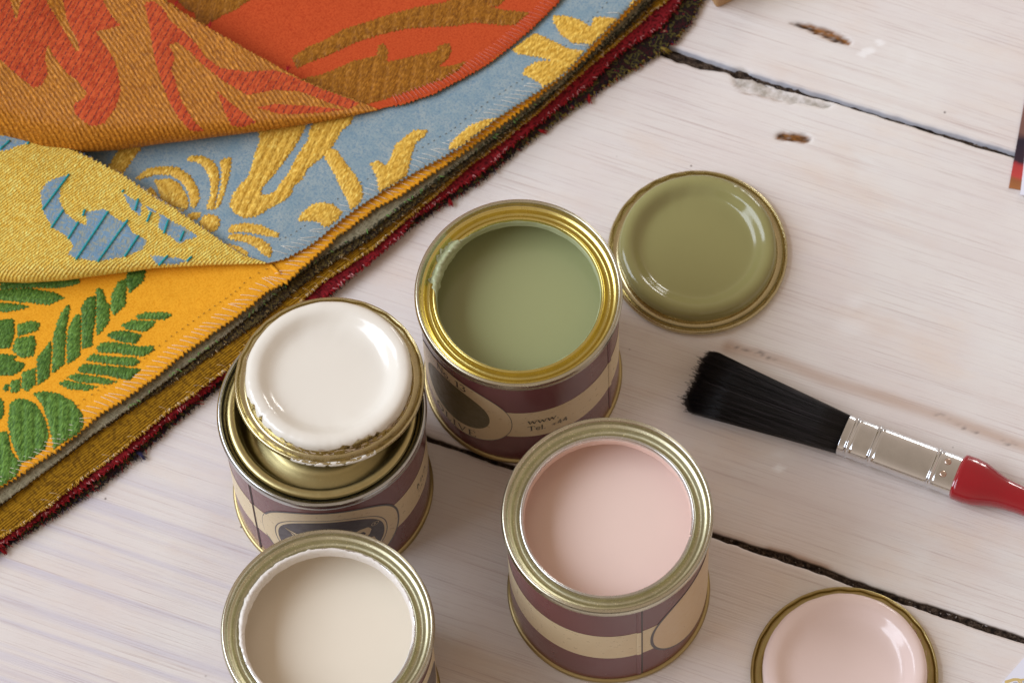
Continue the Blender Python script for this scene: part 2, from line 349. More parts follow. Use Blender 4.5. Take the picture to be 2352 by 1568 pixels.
def plank(clo, chi, t0, t1, seed, bevel=False):
    T = np.arange(t0, t1, 1.0); lo = clo(T); hi = chi(T)
    lo = lo+.32*fnoise(T*.35, 0, seed, 4)+.35*np.maximum(0, fnoise(T*.12, 3, seed+5, 3)-.25)
    hi = hi-.32*fnoise(T*.33, 9, seed+9, 4)-.35*np.maximum(0, fnoise(T*.11, 5, seed+6, 3)-.25)
    wid = float(np.mean(hi-lo)); nin = int(wid/.75)
    off = np.array([0, 0, .25, .6, 1.1]); zz = np.array([-14, -1.3, -.45, -.12, 0])
    cols = []; bvl = []
    if bevel:                                # worn, painted chamfer on the near edge
        for o, z, sd, bb in ((0, -14, 1, 0), (0, -1.6, .75, .3), (.12, -1.15, 0, 1), (.75, -.62, 0, 1), (1.05, -.2, 0, .35)): cols.append((lo+o, np.full_like(T, z), sd)); bvl.append(bb)
    else:
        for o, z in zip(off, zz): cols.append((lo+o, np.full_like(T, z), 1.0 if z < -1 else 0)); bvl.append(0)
    for k in range(1, nin): 
        u = k/nin; cols.append((lo+1.1+(hi-lo-2.2)*u, np.zeros_like(T), 0))
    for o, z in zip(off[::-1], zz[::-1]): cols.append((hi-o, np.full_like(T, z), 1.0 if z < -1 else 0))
    C = np.stack([c[0] for c in cols], 1); Z = np.stack([c[1] for c in cols], 1); SD = np.stack([np.full_like(T, c[2]) for c in cols], 1)
    TT = np.repeat(T[:, None], C.shape[1], 1)
    X = TT*TX[0]+C*TY[0]; Y = TT*TX[1]+C*TY[1]
    px = proj(np.stack([X, Y, np.minimum(Z, 0)], -1)); PX, PY = px[..., 0], px[..., 1]
    mark = np.zeros(C.shape+(4,)); stain = np.zeros(C.shape); crack = np.zeros(C.shape)
    nz = fnoise(TT*.5, C*2.2, 3, 3)
    for g in GOUGE:
        d = np.where(inpoly(PX, PY, g), 1, -1)*segdist(PX, PY, g); a = sm(ramp(d+3*nz, -2.5, 2.5)); mark[..., 0] = np.maximum(mark[..., 0], a*np.clip(1.0+.6*nz, .55, 1)); Z -= a*.9*(1+.6*nz)
    d = np.where(inpoly(PX, PY, PLAST), 1, -1)*segdist(PX, PY, PLAST); a = sm(ramp(d+4*nz, -2, 3)); mark[..., 2] = a; Z -= a*.7*(1+1.2*nz)
    rim = sm(ramp(-np.abs(d+2), -5, -1))*(PX < 1800)*(PY > 195); mark[..., 0] = np.maximum(mark[..., 0], .6*rim*np.clip(.6+nz, 0, 1))
    for g in SPOTS:
        d = np.where(inpoly(PX, PY, g), 1, -1)*segdist(PX, PY, g); mark[..., 1] = np.maximum(mark[..., 1], .85*sm(ramp(d+2*nz, -3, 3)))
    ds = segdist(PX, PY, STAIN, False); stain = np.maximum(stain, sm(1-ds/26)*.9)
    ds = segdist(PX, PY, GAPST, False); stain = np.maximum(stain, sm(1-ds/14)*1.0)
    for g in CRACK:
        d = segdist(PX, PY, g, False)+5*nz; a = sm(ramp(-d, -4.5, -1)); crack = np.maximum(crack, a*.6*np.clip(.5+2.2*fnoise(TT*1.3, C*1.3, 21, 2), 0, 1)); Z -= a*.2
    for (bx, by, rr) in ((1960, 745, 70), (1790, 1045, 36), (1965, 690, 40), (2080, 130, 60)):
        dd = np.hypot(PX-bx, (PY-by)*1.3); mark[..., 1] = np.maximum(mark[..., 1], .38*sm(1-dd/rr)*np.clip(.6+1.6*fnoise(PX*.03, PY*.05, 8, 3), 0, 1))
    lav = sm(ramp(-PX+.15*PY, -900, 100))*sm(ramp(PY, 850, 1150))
    nr, nc = C.shape
    V = np.stack([TT, C, Z], -1).reshape(-1, 3)
    o = mesh('plank', V, gridfaces(nr, nc), WOOD, table)
    o.rotation_euler = (0, 0, ANG); me = o.data
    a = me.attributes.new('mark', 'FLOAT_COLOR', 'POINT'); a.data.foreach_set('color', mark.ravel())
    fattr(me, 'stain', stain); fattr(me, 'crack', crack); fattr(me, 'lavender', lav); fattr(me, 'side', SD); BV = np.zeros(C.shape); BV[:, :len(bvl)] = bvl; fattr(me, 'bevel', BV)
    me.flip_normals() if me.polygons[len(me.polygons)//2].normal.z < 0 else None
    return o
far = lambda t: np.full_like(t, float(np.mean(E1u(np.array([0., 100.])))+150)); near = lambda t: np.full_like(t, float(np.mean(E2l(np.array([0., 100.])))-150))
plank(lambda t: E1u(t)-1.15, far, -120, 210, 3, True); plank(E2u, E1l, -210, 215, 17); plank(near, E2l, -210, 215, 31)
# dirt packed into the joints
DIRT = mat_multi('joint_dirt', [lin(34, 27, 22), lin(66, 54, 44), lin(92, 78, 66), lin(46, 38, 32), lin(140, 126, 114)], 420, .95)
LINT = mat_multi('joint_lint', [lin(205, 200, 198), lin(160, 150, 142), lin(120, 104, 90), lin(196, 190, 186)], 900, .95)
def joint(fa, fb, t0, t1, seed, zb):
    T = np.arange(t0, t1, .7); k = 7; V = []
    for t in T:
        a, b_ = float(fa(np.array([t]))[0])+1.0, float(fb(np.array([t]))[0])-1.0
        for j in range(k):
            c = b_+(a-b_)*j/(k-1); V.append((t, c, zb+.9*float(fnoise(t*.45, c*1.4+seed, seed, 3))))
    o = mesh('joint_dirt', V, gridfaces(len(T), k), DIRT, table); o.rotation_euler = (0, 0, ANG); tag(o, kind='stuff')
    return o
joint(lambda t: E1u(t)-1.1, E1l, -60, 212, 4, -1.4); joint(E2u, E2l, -205, 212, 8, -1.7)
V = []; Fc = []
for k in range(64):
    t = random.uniform(20, 180); f1, f2 = (E1u, E1l) if random.random() < .45 else (E2u, E2l)
    a = float(f1(np.array([t]))[0]); b_ = float(f2(np.array([t]))[0]); c = b_+(a-b_)*random.uniform(.15, .85); r = random.uniform(.10, .5)*random.random()**.5; o = len(V)
    for q in ((1, 0, 0), (-1, 0, 0), (0, 1, 0), (0, -1, 0), (0, 0, 1), (0, 0, -1)): V.append((t+q[0]*r*random.uniform(.7, 3.2), c+q[1]*r*random.uniform(.6, 1.2), -1.3+q[2]*r*.8))
    Fc += [tuple(o+i for i in f) for f in ((0, 2, 4), (2, 1, 4), (1, 3, 4), (3, 0, 4), (2, 0, 5), (1, 2, 5), (3, 1, 5), (0, 3, 5))]
o = mesh('joint_crumbs', V, Fc, LINT, table, False); o.rotation_euler = (0, 0, ANG); tag(o, kind='stuff')

# ------------------------------------------------------------------ paint tins
MAROON = mat_print('maroon_print', lin(112, 64, 66), .20, .07, .14); CREAM = mat_print('cream_print', lin(222, 203, 164), .30, .06, .10)
GREYINK = mat_plain('grey_ink', lin(84, 80, 84), .35); INK = mat_plain('black_ink', lin(52, 46, 42), .4)
BANDW, BAND0, BAND1 = 17, 18.8, 36.0
GOLD_B = mat_metal('bright_gold_lacquer', (.72, .60, .20), .27, .12, .14); GOLD_D = mat_metal('dull_gold_lacquer', (.56, .525, .35), .42, 1.0, .2); GOLD_P = mat_metal('pale_gold_lacquer', (.60, .565, .43), .27, .25, .3)
TIN = mat_metal('bare_tinplate', (.66, .65, .62), .25, .1, .35); TINDARK = mat_metal('dark_tinplate', (.55, .56, .55), .22, .15, .5); BASEG = mat_metal('base_gold', (.46, .36, .17), .35, .2, .5)
BODY_R = 28.75
LIP = curve_prof([(23.7, 52.2), (23.7, 54.0), (23.8, 55.2), (24.2, 55.85), (24.7, 55.75), (25.0, 55.2), (25.3, 54.5), (25.9, 54.0), (26.6, 54.15), (27.1, 54.8), (27.45, 55.3), (28.15, 55.75), (28.45, 56.5), (28.8, 57.25), (29.25, 57.5), (29.7, 57.2), (30.0, 56.4), (30.0, 55.3), (29.75, 54.3), (29.3, 53.6), (28.8, 53.2)], 4)
def wrap(P, dr):                             # (degrees, z) on the body -> 3d ; 0 deg faces -y, positive towards +x
    P = np.asarray(P, float); a = np.radians(P[:, 0]); r = BODY_R+dr
    return np.stack([r*np.sin(a), -r*np.cos(a), P[:, 1]], 1)
def patch_ellipse(name, a0, z0, ha, hz, dr, mat, parent, p=2.15, inner=None, n=96):
    th = np.linspace(0, 2*np.pi, n, endpoint=False)
    ex = np.sign(np.cos(th))*np.abs(np.cos(th))**(2/p); ez = np.sign(np.sin(th))*np.abs(np.sin(th))**(2/p)
    ks = np.linspace(inner if inner else 0.02, 1, 3 if inner else 12); V = []
    for k in ks: V += list(wrap(np.stack([a0+ha*k*ex, z0+hz*k*ez], 1), dr))
    Fc = gridfaces(len(ks), n, True)
    if not inner: Fc.append(tuple(range(n))[::-1])
    return mesh(name, V, Fc, mat, parent)
def ribbon(P, w_, a0, z0, sx, sz, dr, V, Fc, arc=None):
    """stroke of a letter: P in em units, wrapped on the tin"""
    P = resample(np.asarray(P, float), .12) if len(P) > 1 else np.asarray(P)
    t = np.gradient(P, axis=0); t /= np.linalg.norm(t, axis=1)[:, None]+1e-9; n_ = np.stack([-t[:, 1], t[:, 0]], 1)*w_/2
    L = np.vstack([P+n_, P-n_]); deg = a0+np.degrees(L[:, 0]*sx/BODY_R); z = z0+L[:, 1]*sz
    if arc: z = z+arc(deg)
    o = len(V); V += list(wrap(np.stack([deg, z], 1), dr)); m = len(P)
    Fc += [(o+i, o+m+i, o+m+i+1, o+i+1) for i in range(m-1)]
def arcpts(cx, cy, rx, ry, a, b, n=14): return [(cx+rx*math.cos(math.radians(q)), cy+ry*math.sin(math.radians(q))) for q in np.linspace(a, b, n)]
GL = {
 'N': (.80, [([(.12, 0), (.12, 1)], .06), ([(.10, 1), (.68, 0)], .14), ([(.68, 0), (.68, 1)], .06), ([(0, 0), (.24, 0)], .05), ([(0, 1), (.2, 1)], .05), ([(.56, 1), (.8, 1)], .05)]),
 'o': (.55, [(arcpts(.27, .31, .21, .29, 0, 360, 22), .11)]), '.': (.30, [([(.1, .0), (.1, .12)], .13)]), ' ': (.32, []),
 '1': (.46, [([(.24, 0), (.24, .98)], .15), ([(.06, 0), (.42, 0)], .06), ([(.06, .82), (.24, .96)], .07)]),
 '3': (.56, [(arcpts(.24, .74, .19, .22, 150, -90, 14), .10), (arcpts(.24, .27, .23, .26, 90, -150, 14), .11)]),
 'O': (.95, [(arcpts(.45, .5, .38, .47, 0, 360, 26), .12)]),
 'L': (.70, [([(.16, 0), (.16, 1)], .13), ([(.03, 1), (.30, 1)], .05), ([(.03, .02), (.62, .02), (.64, .26)], .06)]),
 'I': (.42, [([(.2, 0), (.2, 1)], .13), ([(.05, 0), (.35, 0)], .05), ([(.05, 1), (.35, 1)], .05)]),
 'V': (.85, [([(.10, 1), (.42, 0)], .13), ([(.42, 0), (.74, 1)], .06), ([(0, 1), (.24, 1)], .05), ([(.62, 1), (.86, 1)], .05)]),
 'E': (.74, [([(.16, 0), (.16, 1)], .13), ([(.03, 1), (.60, 1), (.62, .78)], .06), ([(.16, .52), (.46, .52)], .06), ([(.03, .02), (.64, .02), (.68, .26)], .06)]),
 'w': (.86, [([(.06, .62), (.24, 0)], .11), ([(.24, 0), (.42, .62)], .06), ([(.42, .62), (.60, 0)], .11), ([(.60, 0), (.78, .62)], .06), ([(0, .62), (.16, .62)], .05), ([(.70, .62), (.86, .62)], .05)]),
 'T': (.78, [([(.37, 0), (.37, 1)], .13), ([(.02, .78), (.05, .98), (.69, .98), (.72, .78)], .06), ([(.24, 0), (.5, 0)], .05)]),
 'e': (.52, [([(.08, .34), (.44, .34)], .06)]+[(arcpts(.26, .31, .2, .29, 10, 320, 18), .09)]),
 'l': (.28, [([(.13, 0), (.13, 1.05)], .11), ([(.02, 0), (.24, 0)], .05)]), '+': (.62, [([(.08, .36), (.52, .36)], .07), ([(.3, .12), (.3, .6)], .07)]),
 '4': (.58, [([(.38, 0), (.38, .96), (.04, .30), (.54, .30)], .08)]),
 'R': (.7, [([(.1, 0), (.1, 1), (.45, .95), (.5, .72), (.4, .5), (.1, .48)], .14), ([(.3, .48), (.6, 0)], .14)]),
 'P': (.7, [([(.1, 0), (.1, 1), (.45, .95), (.5, .72), (.4, .5), (.1, .48)], .12)]), 'A': (.8, [([(.05, 0), (.4, 1), (.75, 0)], .1), ([(.2, .35), (.6, .35)], .06)]), 'i': (.28, [([(.13, 0), (.13, .6)], .1)]), 'n': (.55, [([(.1, 0), (.1, .6)], .1), ([(.1, .5), (.3, .6), (.42, .5), (.42, 0)], .08)]), 't': (.35, [([(.15, 0), (.15, .85)], .09), ([(.02, .6), (.3, .6)], .05)]),
}
def lettering(name, txt, a_c, z0, em, mat, parent, dr=.14, arc=None, start=None, track=0.0):
    wd = sum(GL[c][0]+track for c in txt)*em; V = []; Fc = []
    a = (a_c-math.degrees(wd/2/BODY_R)) if start is None else start
    for c in txt:
        for P, w_ in GL[c][1]: ribbon(P, w_, a, z0, em, em, dr, V, Fc, arc)
        a += math.degrees((GL[c][0]+track)*em/BODY_R)
    return mesh(name, V, Fc, mat, parent, False)
def tin(label, x, y, rim_mats, seam_deg, seed):
    t = tag(empty('paint_tin', (x, y, 0)), label, 'paint tin', 'small paint sample tins on the planks')
    def dent(th, i, R, Z):
        return R+.10*fnoise(np.cos(th)*1.6+seed, np.sin(th)*1.6+Z*.03, seed, 2)*sm(ramp(Z, 3, 12))*sm(ramp(-Z, -52, -44)), Z
    bp = [(28.75, 1.2)]+[(28.75, z) for z in np.linspace(3, 53, 26)]
    lathe('body', bp, MAROON, t, 180, dent)
    bn = lathe('label_band', [(28.81, z) for z in np.linspace(BAND0, BAND1, 10)], CREAM, t, 180, dent)
    base = [(0.5, 1.2), (27.4, 1.1), (27.9, .35), (28.6, 0), (29.3, .2), (29.66, .7), (29.62, 1.35), (29.3, 1.8), (28.8, 1.95)]
    lathe('base_rim', curve_prof(base, 3), BASEG, t, 144)
    # rolled rim: bead, ledge, groove and lip
    mi = []
    for i in range(len(LIP)-1):
        r = LIP[i][0]; mi.append(1 if (i < 20) else (0 if i < 44 else 2))
    def rimmod(th, i, R, Z): return R+.03*fnoise(np.cos(th)*3+seed, np.sin(th)*3, seed, 2), Z+.05*fnoise(np.cos(th)*4, np.sin(th)*4+seed, seed, 2)
    lathe('rim', LIP, rim_mats, t, 180, rimmod, matidx=np.array(mi))
    # soldered side seam
    V = []; zs_ = np.linspace(2.4, 53.2, 14)
    for da, dr in ((-2.3, .06), (-2.0, .22), (.0, .30), (.25, .30), (.35, -.1)): V += list(wrap(np.stack([np.full(14, seam_deg+da), zs_], 1), dr))
    sm_ = mesh('side_seam', V, gridfaces(5, 14), MAROON, t)
    V = []; zb = np.linspace(BAND0, BAND1, 4)
    for da, dr in ((-2.35, .12), (-2.0, .28), (.0, .36), (.25, .36)): V += list(wrap(np.stack([np.full(4, seam_deg+da), zb], 1), dr))
    mesh('seam_band', V, gridfaces(4, 4), CREAM, sm_)
    V = []
    for da, dr in ((.35, .09), (1.25, .09)): V += list(wrap(np.stack([np.full(14, seam_deg+da), zs_], 1), dr))
    mesh('seam_gap', V, gridfaces(2, 14), INK, sm_)
    return t
def arclen(P): return np.r_[0, np.cumsum(np.linalg.norm(np.diff(P, axis=0), axis=1))]
LD = arclen(LIP)
def paint_in(t, mat_p, mat_f, level, reach, seed):
    """paint surface with a meniscus plus the film left on wall and lip; reach(theta) = height of film along the lip path"""
    pr = [(28.3, level+.9), (28.1, level+.4), (27.6, level+.1), (26.5, level)]+[(r, level) for r in (23, 20, 16, 11, 6, 2)]
    lathe('inner_wall', [(28.4, z) for z in (40, 46, 50, 53.2)]+[(26, 53.4), (24.2, 53.3), (24.1, 52.3), (23.7, 52.15)], mat_f, t, 128)
    def rip(th, i, R, Z): return R, Z+.06*fnoise(R*np.cos(th)*.12+seed, R*np.sin(th)*.12, seed, 2)
    lathe('paint', pr, mat_p, t, 128, rip, True)
    n = 360; th = np.linspace(0, 2*np.pi, n, endpoint=False); st = reach(th); m = 30; V = []
    Nn = np.gradient(LIP, axis=0); Nn = np.stack([-Nn[:, 1], Nn[:, 0]], 1); Nn /= np.linalg.norm(Nn, axis=1)[:, None]
    for k in range(m):
        s = LD[0]+(st-LD[0])*k/(m-1)
        r = np.interp(s, LD, LIP[:, 0]); z = np.interp(s, LD, LIP[:, 1]); nr = np.interp(s, LD, Nn[:, 0]); nz = np.interp(s, LD, Nn[:, 1])
        lump = ramp(st, S_top, S_top+2); th_k = .16+.16*fnoise(th*6/1.0, s*.6, seed+4, 3)+lump*(.22+.5*fnoise(th*26, s*1.6, seed+9, 3)) if k < m-1 else np.full(n, .03)
        V += list(np.stack([(r+nr*th_k)*np.cos(th), (r+nr*th_k)*np.sin(th), z+nz*th_k], 1))
    return mesh('paint_film', V, gridfaces(m, n, True), mat_f, t)
def angd(th, c): return np.abs((th-math.radians(c)+np.pi) % (2*np.pi)-np.pi)
def S_at(r_, z_): return LD[np.argmin((LIP[:, 0]-r_)**2+(LIP[:, 1]-z_)**2)]
S_in, S_top, S_out = S_at(23.75, 54.6), S_at(24.4, 55.85), S_at(25.3, 54.7)
GREENP = lin(154, 158, 112); PINKP = lin(231, 206, 194); CREAMP = lin(232, 222, 203); WHITEP = lin(230, 225, 213)
MG = mat_paint('olive_green_paint', GREENP, .2); MP = mat_paint('pale_pink_paint', PINKP, .22); MC = mat_paint('cream_paint', CREAMP, .22); MW = mat_paint('off_white_paint', WHITEP, .16)
MGF = mat_film('olive_green_film', lin(168, 174, 136), .15); MPF = mat_film('pale_pink_film', lin(224, 192, 178), .25); MCF = mat_film('cream_film', lin(230, 224, 216), .5)
OLIVECHIP = mat_print('dark_olive_chip', lin(98, 92, 62), .35, .06, .05); PINKCHIP = mat_print('beige_chip', lin(216, 190, 152), .33, .04, .04); GREYCHIP = mat_print('grey_chip', lin(92, 82, 80), .35, .05, .05); DARKCHIP = mat_print('charcoal_chip', lin(66, 60, 66), .33, .06, .05)

tg = tin('open tin of olive green paint with shiny gold rim, oval label marked No. 13', 2.69, -10.53, [GOLD_B, GOLD_B, GOLD_P], 62, 1)
def rg(th):
    d = np.degrees(th) % 360
    big = np.interp(d, [116, 126, 131, 134, 141, 150, 157, 163, 165, 167, 174, 184], [0, .5, 1.2, 4.3, 5.0, 4.7, 4.2, 4.0, 4.8, 2.6, 1.0, 0])
    rag = fnoise(th*34, 2, 3, 3)
    return S_in+.30+.30*fnoise(th*9, 1, 2, 3)+big*(1+.22*rag)+.5*rag*(big > .3)
paint_in(tg, MG, MGF, 45.2, rg, 2)
ov = patch_ellipse('label_oval', -47, 28, 38.5, 18.6, .10, CREAM, tg); patch_ellipse('oval_outline', -47, 28, 38.9, 18.9, .085, GREYINK, ov, inner=.985)
patch_ellipse('colour_chip', -47, 28, 25.5, 12.4, .13, OLIVECHIP, ov)
lettering('lettering', 'No. 13', -47.5, 41.2, 4.0, INK, ov, .16, arc=lambda d: -.0016*(d+47)**2*1.0)
lettering('lettering', 'OLIVE', -46.5, 10.2, 3.9, INK, ov, .16, arc=lambda d: .0040*(d+47)**2, track=.12)
lettering('lettering', 'www.', 0, 27.9, 3.3, INK, tg, .14, start=0.8, track=.02); lettering('lettering', 'Tel.', 0, 23.2, 3.0, INK, tg, .14, start=0.6); lettering('lettering', '+44', 0, 23.4, 3.0, INK, tg, .14, start=14.5)

tp = tin('open tin of pale pink paint with dull gold rim and upright label seam', 23.85, -81.02, [GOLD_D, TIN, GOLD_P], 15.2, 5)
def rp(th): return S_in+.15+.22*fnoise(th*16, 4, 6, 3)+.8*sm(1-angd(th, 140)/.5)*(.4+fnoise(th*20, 1, 4, 2))+1.5*sm(1-angd(th, -18)/.035)
paint_in(tp, MP, MPF, 45.2, rp, 6)
ov = patch_ellipse('colour_chip', 61.2, 26, 38.3, 18.9, .13, PINKCHIP, tp); patch_ellipse('oval_outline', 60, 26, 38.9, 19.4, .10, GREYINK, ov, inner=.93)

tcm = tin('open tin of cream paint with flaking white film around its lip', -56.28, -110.12, [GOLD_D, TIN, GOLD_P], 150, 9)
def rc(th): return S_top-.1+.6*fnoise(th*12, 4, 9, 3)+1.1*sm(1-angd(th, 150)/1.3)*(1+.5*fnoise(th*18, 2, 7, 3))-.7*sm(1-angd(th, -30)/.7)
paint_in(tcm, MC, MCF, 45.0, rc, 10)
ov = patch_ellipse('label_oval', 62, 27, 38.5, 18.6, .10, CREAM, tcm); patch_ellipse('colour_chip', 62, 27, 25.5, 12.4, .13, GREYCHIP, ov)

tw = tin('closed tin with gold lid and dark logo label, under an upturned off-white lid', -55.33, -43.64, [GOLD_P, GOLD_P, TINDARK], -49.8, 13)
lidp = curve_prof([(27.0, 55.6), (27.2, 56.3), (26.9, 57.0), (26.2, 57.35), (25.3, 57.35), (24.5, 57.0), (24.0, 56.2), (23.75, 54.6), (23.4, 51.6), (22.5, 50.0), (20.8, 49.8), (18.8, 50.6), (17.0, 51.6), (14.5, 52.0), (8, 52.1), (1, 52.1)], 4)
lathe('lid', lidp, mat_metal('closed_lid_gold', (.50, .42, .20), .34, .2, .3), tw, 144, close_c=True)
lp = patch_ellipse('logo_panel', 0, 27, 42.0, 22.1, .115, CREAM, tw); patch_ellipse('logo_outline', 0, 27, 43.3, 22.9, .09, GREYINK, lp)
patch_ellipse('logo_keyline', 0, 26.6, 34.2, 17.6, .14, GREYINK, lp, inner=.982); patch_ellipse('logo_field', 0, 26.4, 32.0, 16.3, .15, DARKCHIP, lp)
V = []; Fc = []
def blob(P, dr=.2):
    o = len(V); P = np.array(P); Q = resample(np.vstack([P, P[:1]]), 1.0)[:-1]; c = Q.mean(0)
    V.extend(list(wrap(np.vstack([Q, c]), dr))); m = len(Q); Fc.extend([(o+i, o+(i+1) % m, o+m) for i in range(m)])
blob([(-27, 34), (-23.5, 31.5), (-21.5, 28.5), (-21.5, 24), (-20.5, 16), (-18, 13), (-16.5, 16), (-17, 22), (-16.5, 27), (-12, 28.5), (-6, 30.5), (-2, 32), (-7, 31.8), (-12, 31.2), (-17, 31), (-21.5, 32.4)])
blob([(-15, 23), (-7, 24.5), (-7.5, 22.8), (-15, 21)])
blob([(8, 29.5), (12, 31.5), (17, 33), (22, 32.8), (24, 30.5), (22.5, 27.5), (19, 25.6), (21, 25.5), (25.2, 24), (26, 20), (23, 15.5), (17, 13.5), (12, 14), (13.5, 17), (14.5, 22), (13.8, 26), (12.5, 28.5)])
mesh('logo_script', V, Fc, CREAM, lp, False)
V = []; Fc = []; blob([(15.8, 30.6), (19, 30.8), (20.2, 29.2), (18.4, 27.4), (15.6, 26.8)], .23); blob([(16.4, 23.4), (20, 23.2), (21.8, 20), (19.5, 17), (16, 16.4)], .23); mesh('logo_script_counter', V, Fc, DARKCHIP, lp, False)
V = []; Fc = []
ribbon(arcpts(0, 0, 1, 1, 0, 360, 24), .16, 26.5, 33.0, 1.15, 1.15, .2, V, Fc)
for P, w_ in GL['R'][1]: ribbon([((x-.32), y-.5) for x, y in P], w_, 26.5, 33.0, 1.1, 1.1, .2, V, Fc)
mesh('registered_mark', V, Fc, CREAM, lp, False)
V = []; Fc = []
for k, (a_, h_, w_) in enumerate(((62, 2.6, .5), (64.2, 2.2, .35), (66.8, 2.4, .5), (69.8, 2.2, .4), (72.5, 2.4, .35), (75.5, 2.2, .4))): ribbon([(0, 0), (.15*(-1)**k, 1)], w_/h_, a_, 27.2, h_, h_, .14, V, Fc); ribbon([(0, 0), (.5, .1)], .25, a_+.5, 24.0, 1.2, 1.2, .14, V, Fc)
mesh('small_print', V, Fc, INK, tw, False)

# ------------------------------------------------------------------ loose lids, inside up
LIDG = mat_metal('lid_gold', (.47, .385, .17), .30, .3, .3); LIDP = mat_metal('lid_pale_gold', (.60, .52, .30), .25, .3, .25)
FLANGE = curve_prof([(20, .45), (24.6, .35), (26.0, .12), (26.8, .25), (27.2, .9), (27.1, 1.7), (26.7, 2.05), (26.25, 1.75), (26.05, 1.15), (25.5, .85), (24.7, .8), (24.0, 1.05), (23.6, 1.9), (23.45, 3.4)], 4)
PUCK = curve_prof([(23.5, 1.5), (23.5, 3.6), (23.35, 5.0), (22.9, 6.1), (22.0, 6.75), (20.9, 6.8), (19.8, 6.35), (18.6, 5.35), (17.4, 4.4), (16.0, 3.95), (13, 3.85), (8, 3.85), (2, 3.85)], 5)
PUCK_S = curve_prof([(23.5, 1.5), (23.5, 3.4), (23.4, 4.8), (23.0, 5.8), (22.2, 6.3), (20.9, 6.35), (19.8, 6.0), (18.6, 5.1), (17.2, 4.1), (15.4, 3.4), (12.6, 3.1), (8, 3.0), (2, 3.0)], 5)
def loose_lid(label, loc, tilt, metal, pm, fm, seed, waves, drip, flake=0.0, drips=None, PUCK=PUCK):
    t = tag(empty('tin_lid', loc), label, 'tin lid', 'upturned paint tin lids'); t.rotation_euler = tilt
    def wav(th, i, R, Z):
        wt_ = 1.0 if (25.7 < R.mean() < 26.55 and Z.mean() > .95) else .12*float(R.mean() > 26.4); a = waves*wt_*sm(.5+1.6*fnoise(np.cos(th)*1.5+seed, np.sin(th)*1.5, seed, 2))
        wv_ = np.sin(th*26+1.5*np.sin(th*3+seed))
        return R+.30*a*wv_, Z+.14*a*wv_
    fl = lathe('flange', FLANGE, metal, t, 220, wav)
    lathe('plug', [(q[0]-.12, q[1]-.1) for q in PUCK], metal, t, 128, None, True)
    n = 300; th = np.linspace(0, 2*np.pi, n, endpoint=False); D = arclen(PUCK); m = 46; V = []
    s0 = np.clip(drip(th)+.5*fnoise(np.cos(th)*7, np.sin(th)*7+seed, seed, 3), .05, 5.2)   # how far from the foot of the plug the coat starts
    pN = np.gradient(PUCK, axis=0); pN = np.stack([pN[:, 1], -pN[:, 0]], 1); pN /= np.linalg.norm(pN, axis=1)[:, None]
    for k in range(m):
        s = s0+(D[-1]-s0)*(k/(m-1))**1.15
        r = np.interp(s, D, PUCK[:, 0]); z = np.interp(s, D, PUCK[:, 1]); nr = np.interp(s, D, pN[:, 0]); nz = np.interp(s, D, pN[:, 1])
        e = np.where(k == 0, .0, 1)*(.36+(.16*fnoise(np.cos(th)*3+k*.05, np.sin(th)*3+seed, seed+2, 2)+.17*fnoise(np.cos(th)*5+seed, np.sin(th)*5, seed+3, 3)*sm(ramp(r, 20, 22.6)))*sm(ramp(r, 8, 18)))
        V += list(np.stack([(r+nr*e)*np.cos(th), (r+nr*e)*np.sin(th), z+nz*e], 1))
    Fc = gridfaces(m, n, True); V.append(np.array([0, 0, PUCK[-1][1]+.34])); c = len(V)-1; b = (m-1)*n
    Fc += [(b+j, b+(j+1) % n, c) for j in range(n)]
    coat = mesh('paint_coat', V, Fc, pm, t)
    if drips:
        th = np.radians(np.arange(drips[0], drips[1], .6)); i0, i1 = 8, 30; V = []
        for i in range(i0, i1):
            e_ = .12*np.minimum(1, np.minimum(np.arange(len(th)), len(th)-1-np.arange(len(th)))/4)*(1 if i0 < i < i1-1 else -.3); q = FLANGE[i]; d = q-np.array([25.6, 1.0]); d /= np.linalg.norm(d); cut = np.clip(.5+1.6*fnoise(th*22, i*.12, seed, 3)+(.3 if i < 20 else -.35), 0, 1); e_ = np.where(cut > .35, e_, -.15)
            V += list(np.stack([(q[0]+d[0]*e_)*np.cos(th), (q[0]+d[0]*e_)*np.sin(th), q[1]+d[1]*e_], 1))
        mesh('dried_drip', V, gridfaces(i1-i0, len(th)), pm, fl)
    if flake:                                # dried shreds of paint round the foot
        V = []; Fc = []; r_ = random.Random(seed)
        for k in range(int(80*flake)):
            a = math.radians(r_.gauss(-62, 34)) if r_.random() < .75 else math.radians(r_.uniform(140, 250)); z = r_.uniform(1.3, 4.2); o = len(V); L = r_.uniform(.4, 2.2)/23.6; hh = r_.uniform(.25, .9)
            rr = 23.75+r_.uniform(0, .45)
            for (da, dz, dr) in ((-L, 0, 0), (L, r_.uniform(-.4, .4), .1), (L*.8, hh, .3*r_.random()), (-L*.6, hh*1.2, .1)):
                V.append(((rr+dr)*math.cos(a+da/2), (rr+dr)*math.sin(a+da/2), z+dz))
            Fc.append((o, o+1, o+2, o+3))
        q = mesh('dried_paint_shreds', V, Fc, fm, coat, False); tag(q, kind='stuff')
    return t
loose_lid('upturned tin lid coated in olive green paint', (57.46, 25.28, 0.05), (0, 0, .3), LIDP, mat_paint('olive_green_lid_paint', lin(146, 142, 92), .14), MGF, 2, .8, lambda th: 1.2+.0*th)
loose_lid('upturned tin lid coated in pale pink paint', (90.25, -112.64, 0.05), (0, 0, 1.2), LIDG, mat_paint('pink_lid_paint', lin(233, 212, 205), .16), MPF, 4, 1.0, lambda th: 1.0+.9*sm(1-angd(th, 190)/.8), .25, None, PUCK_S)
wl = un((757, 875), 60.3); tl = math.radians(-4.6)
SHRED = mat_film('brown_white_shreds', lin(214, 196, 178), .9)
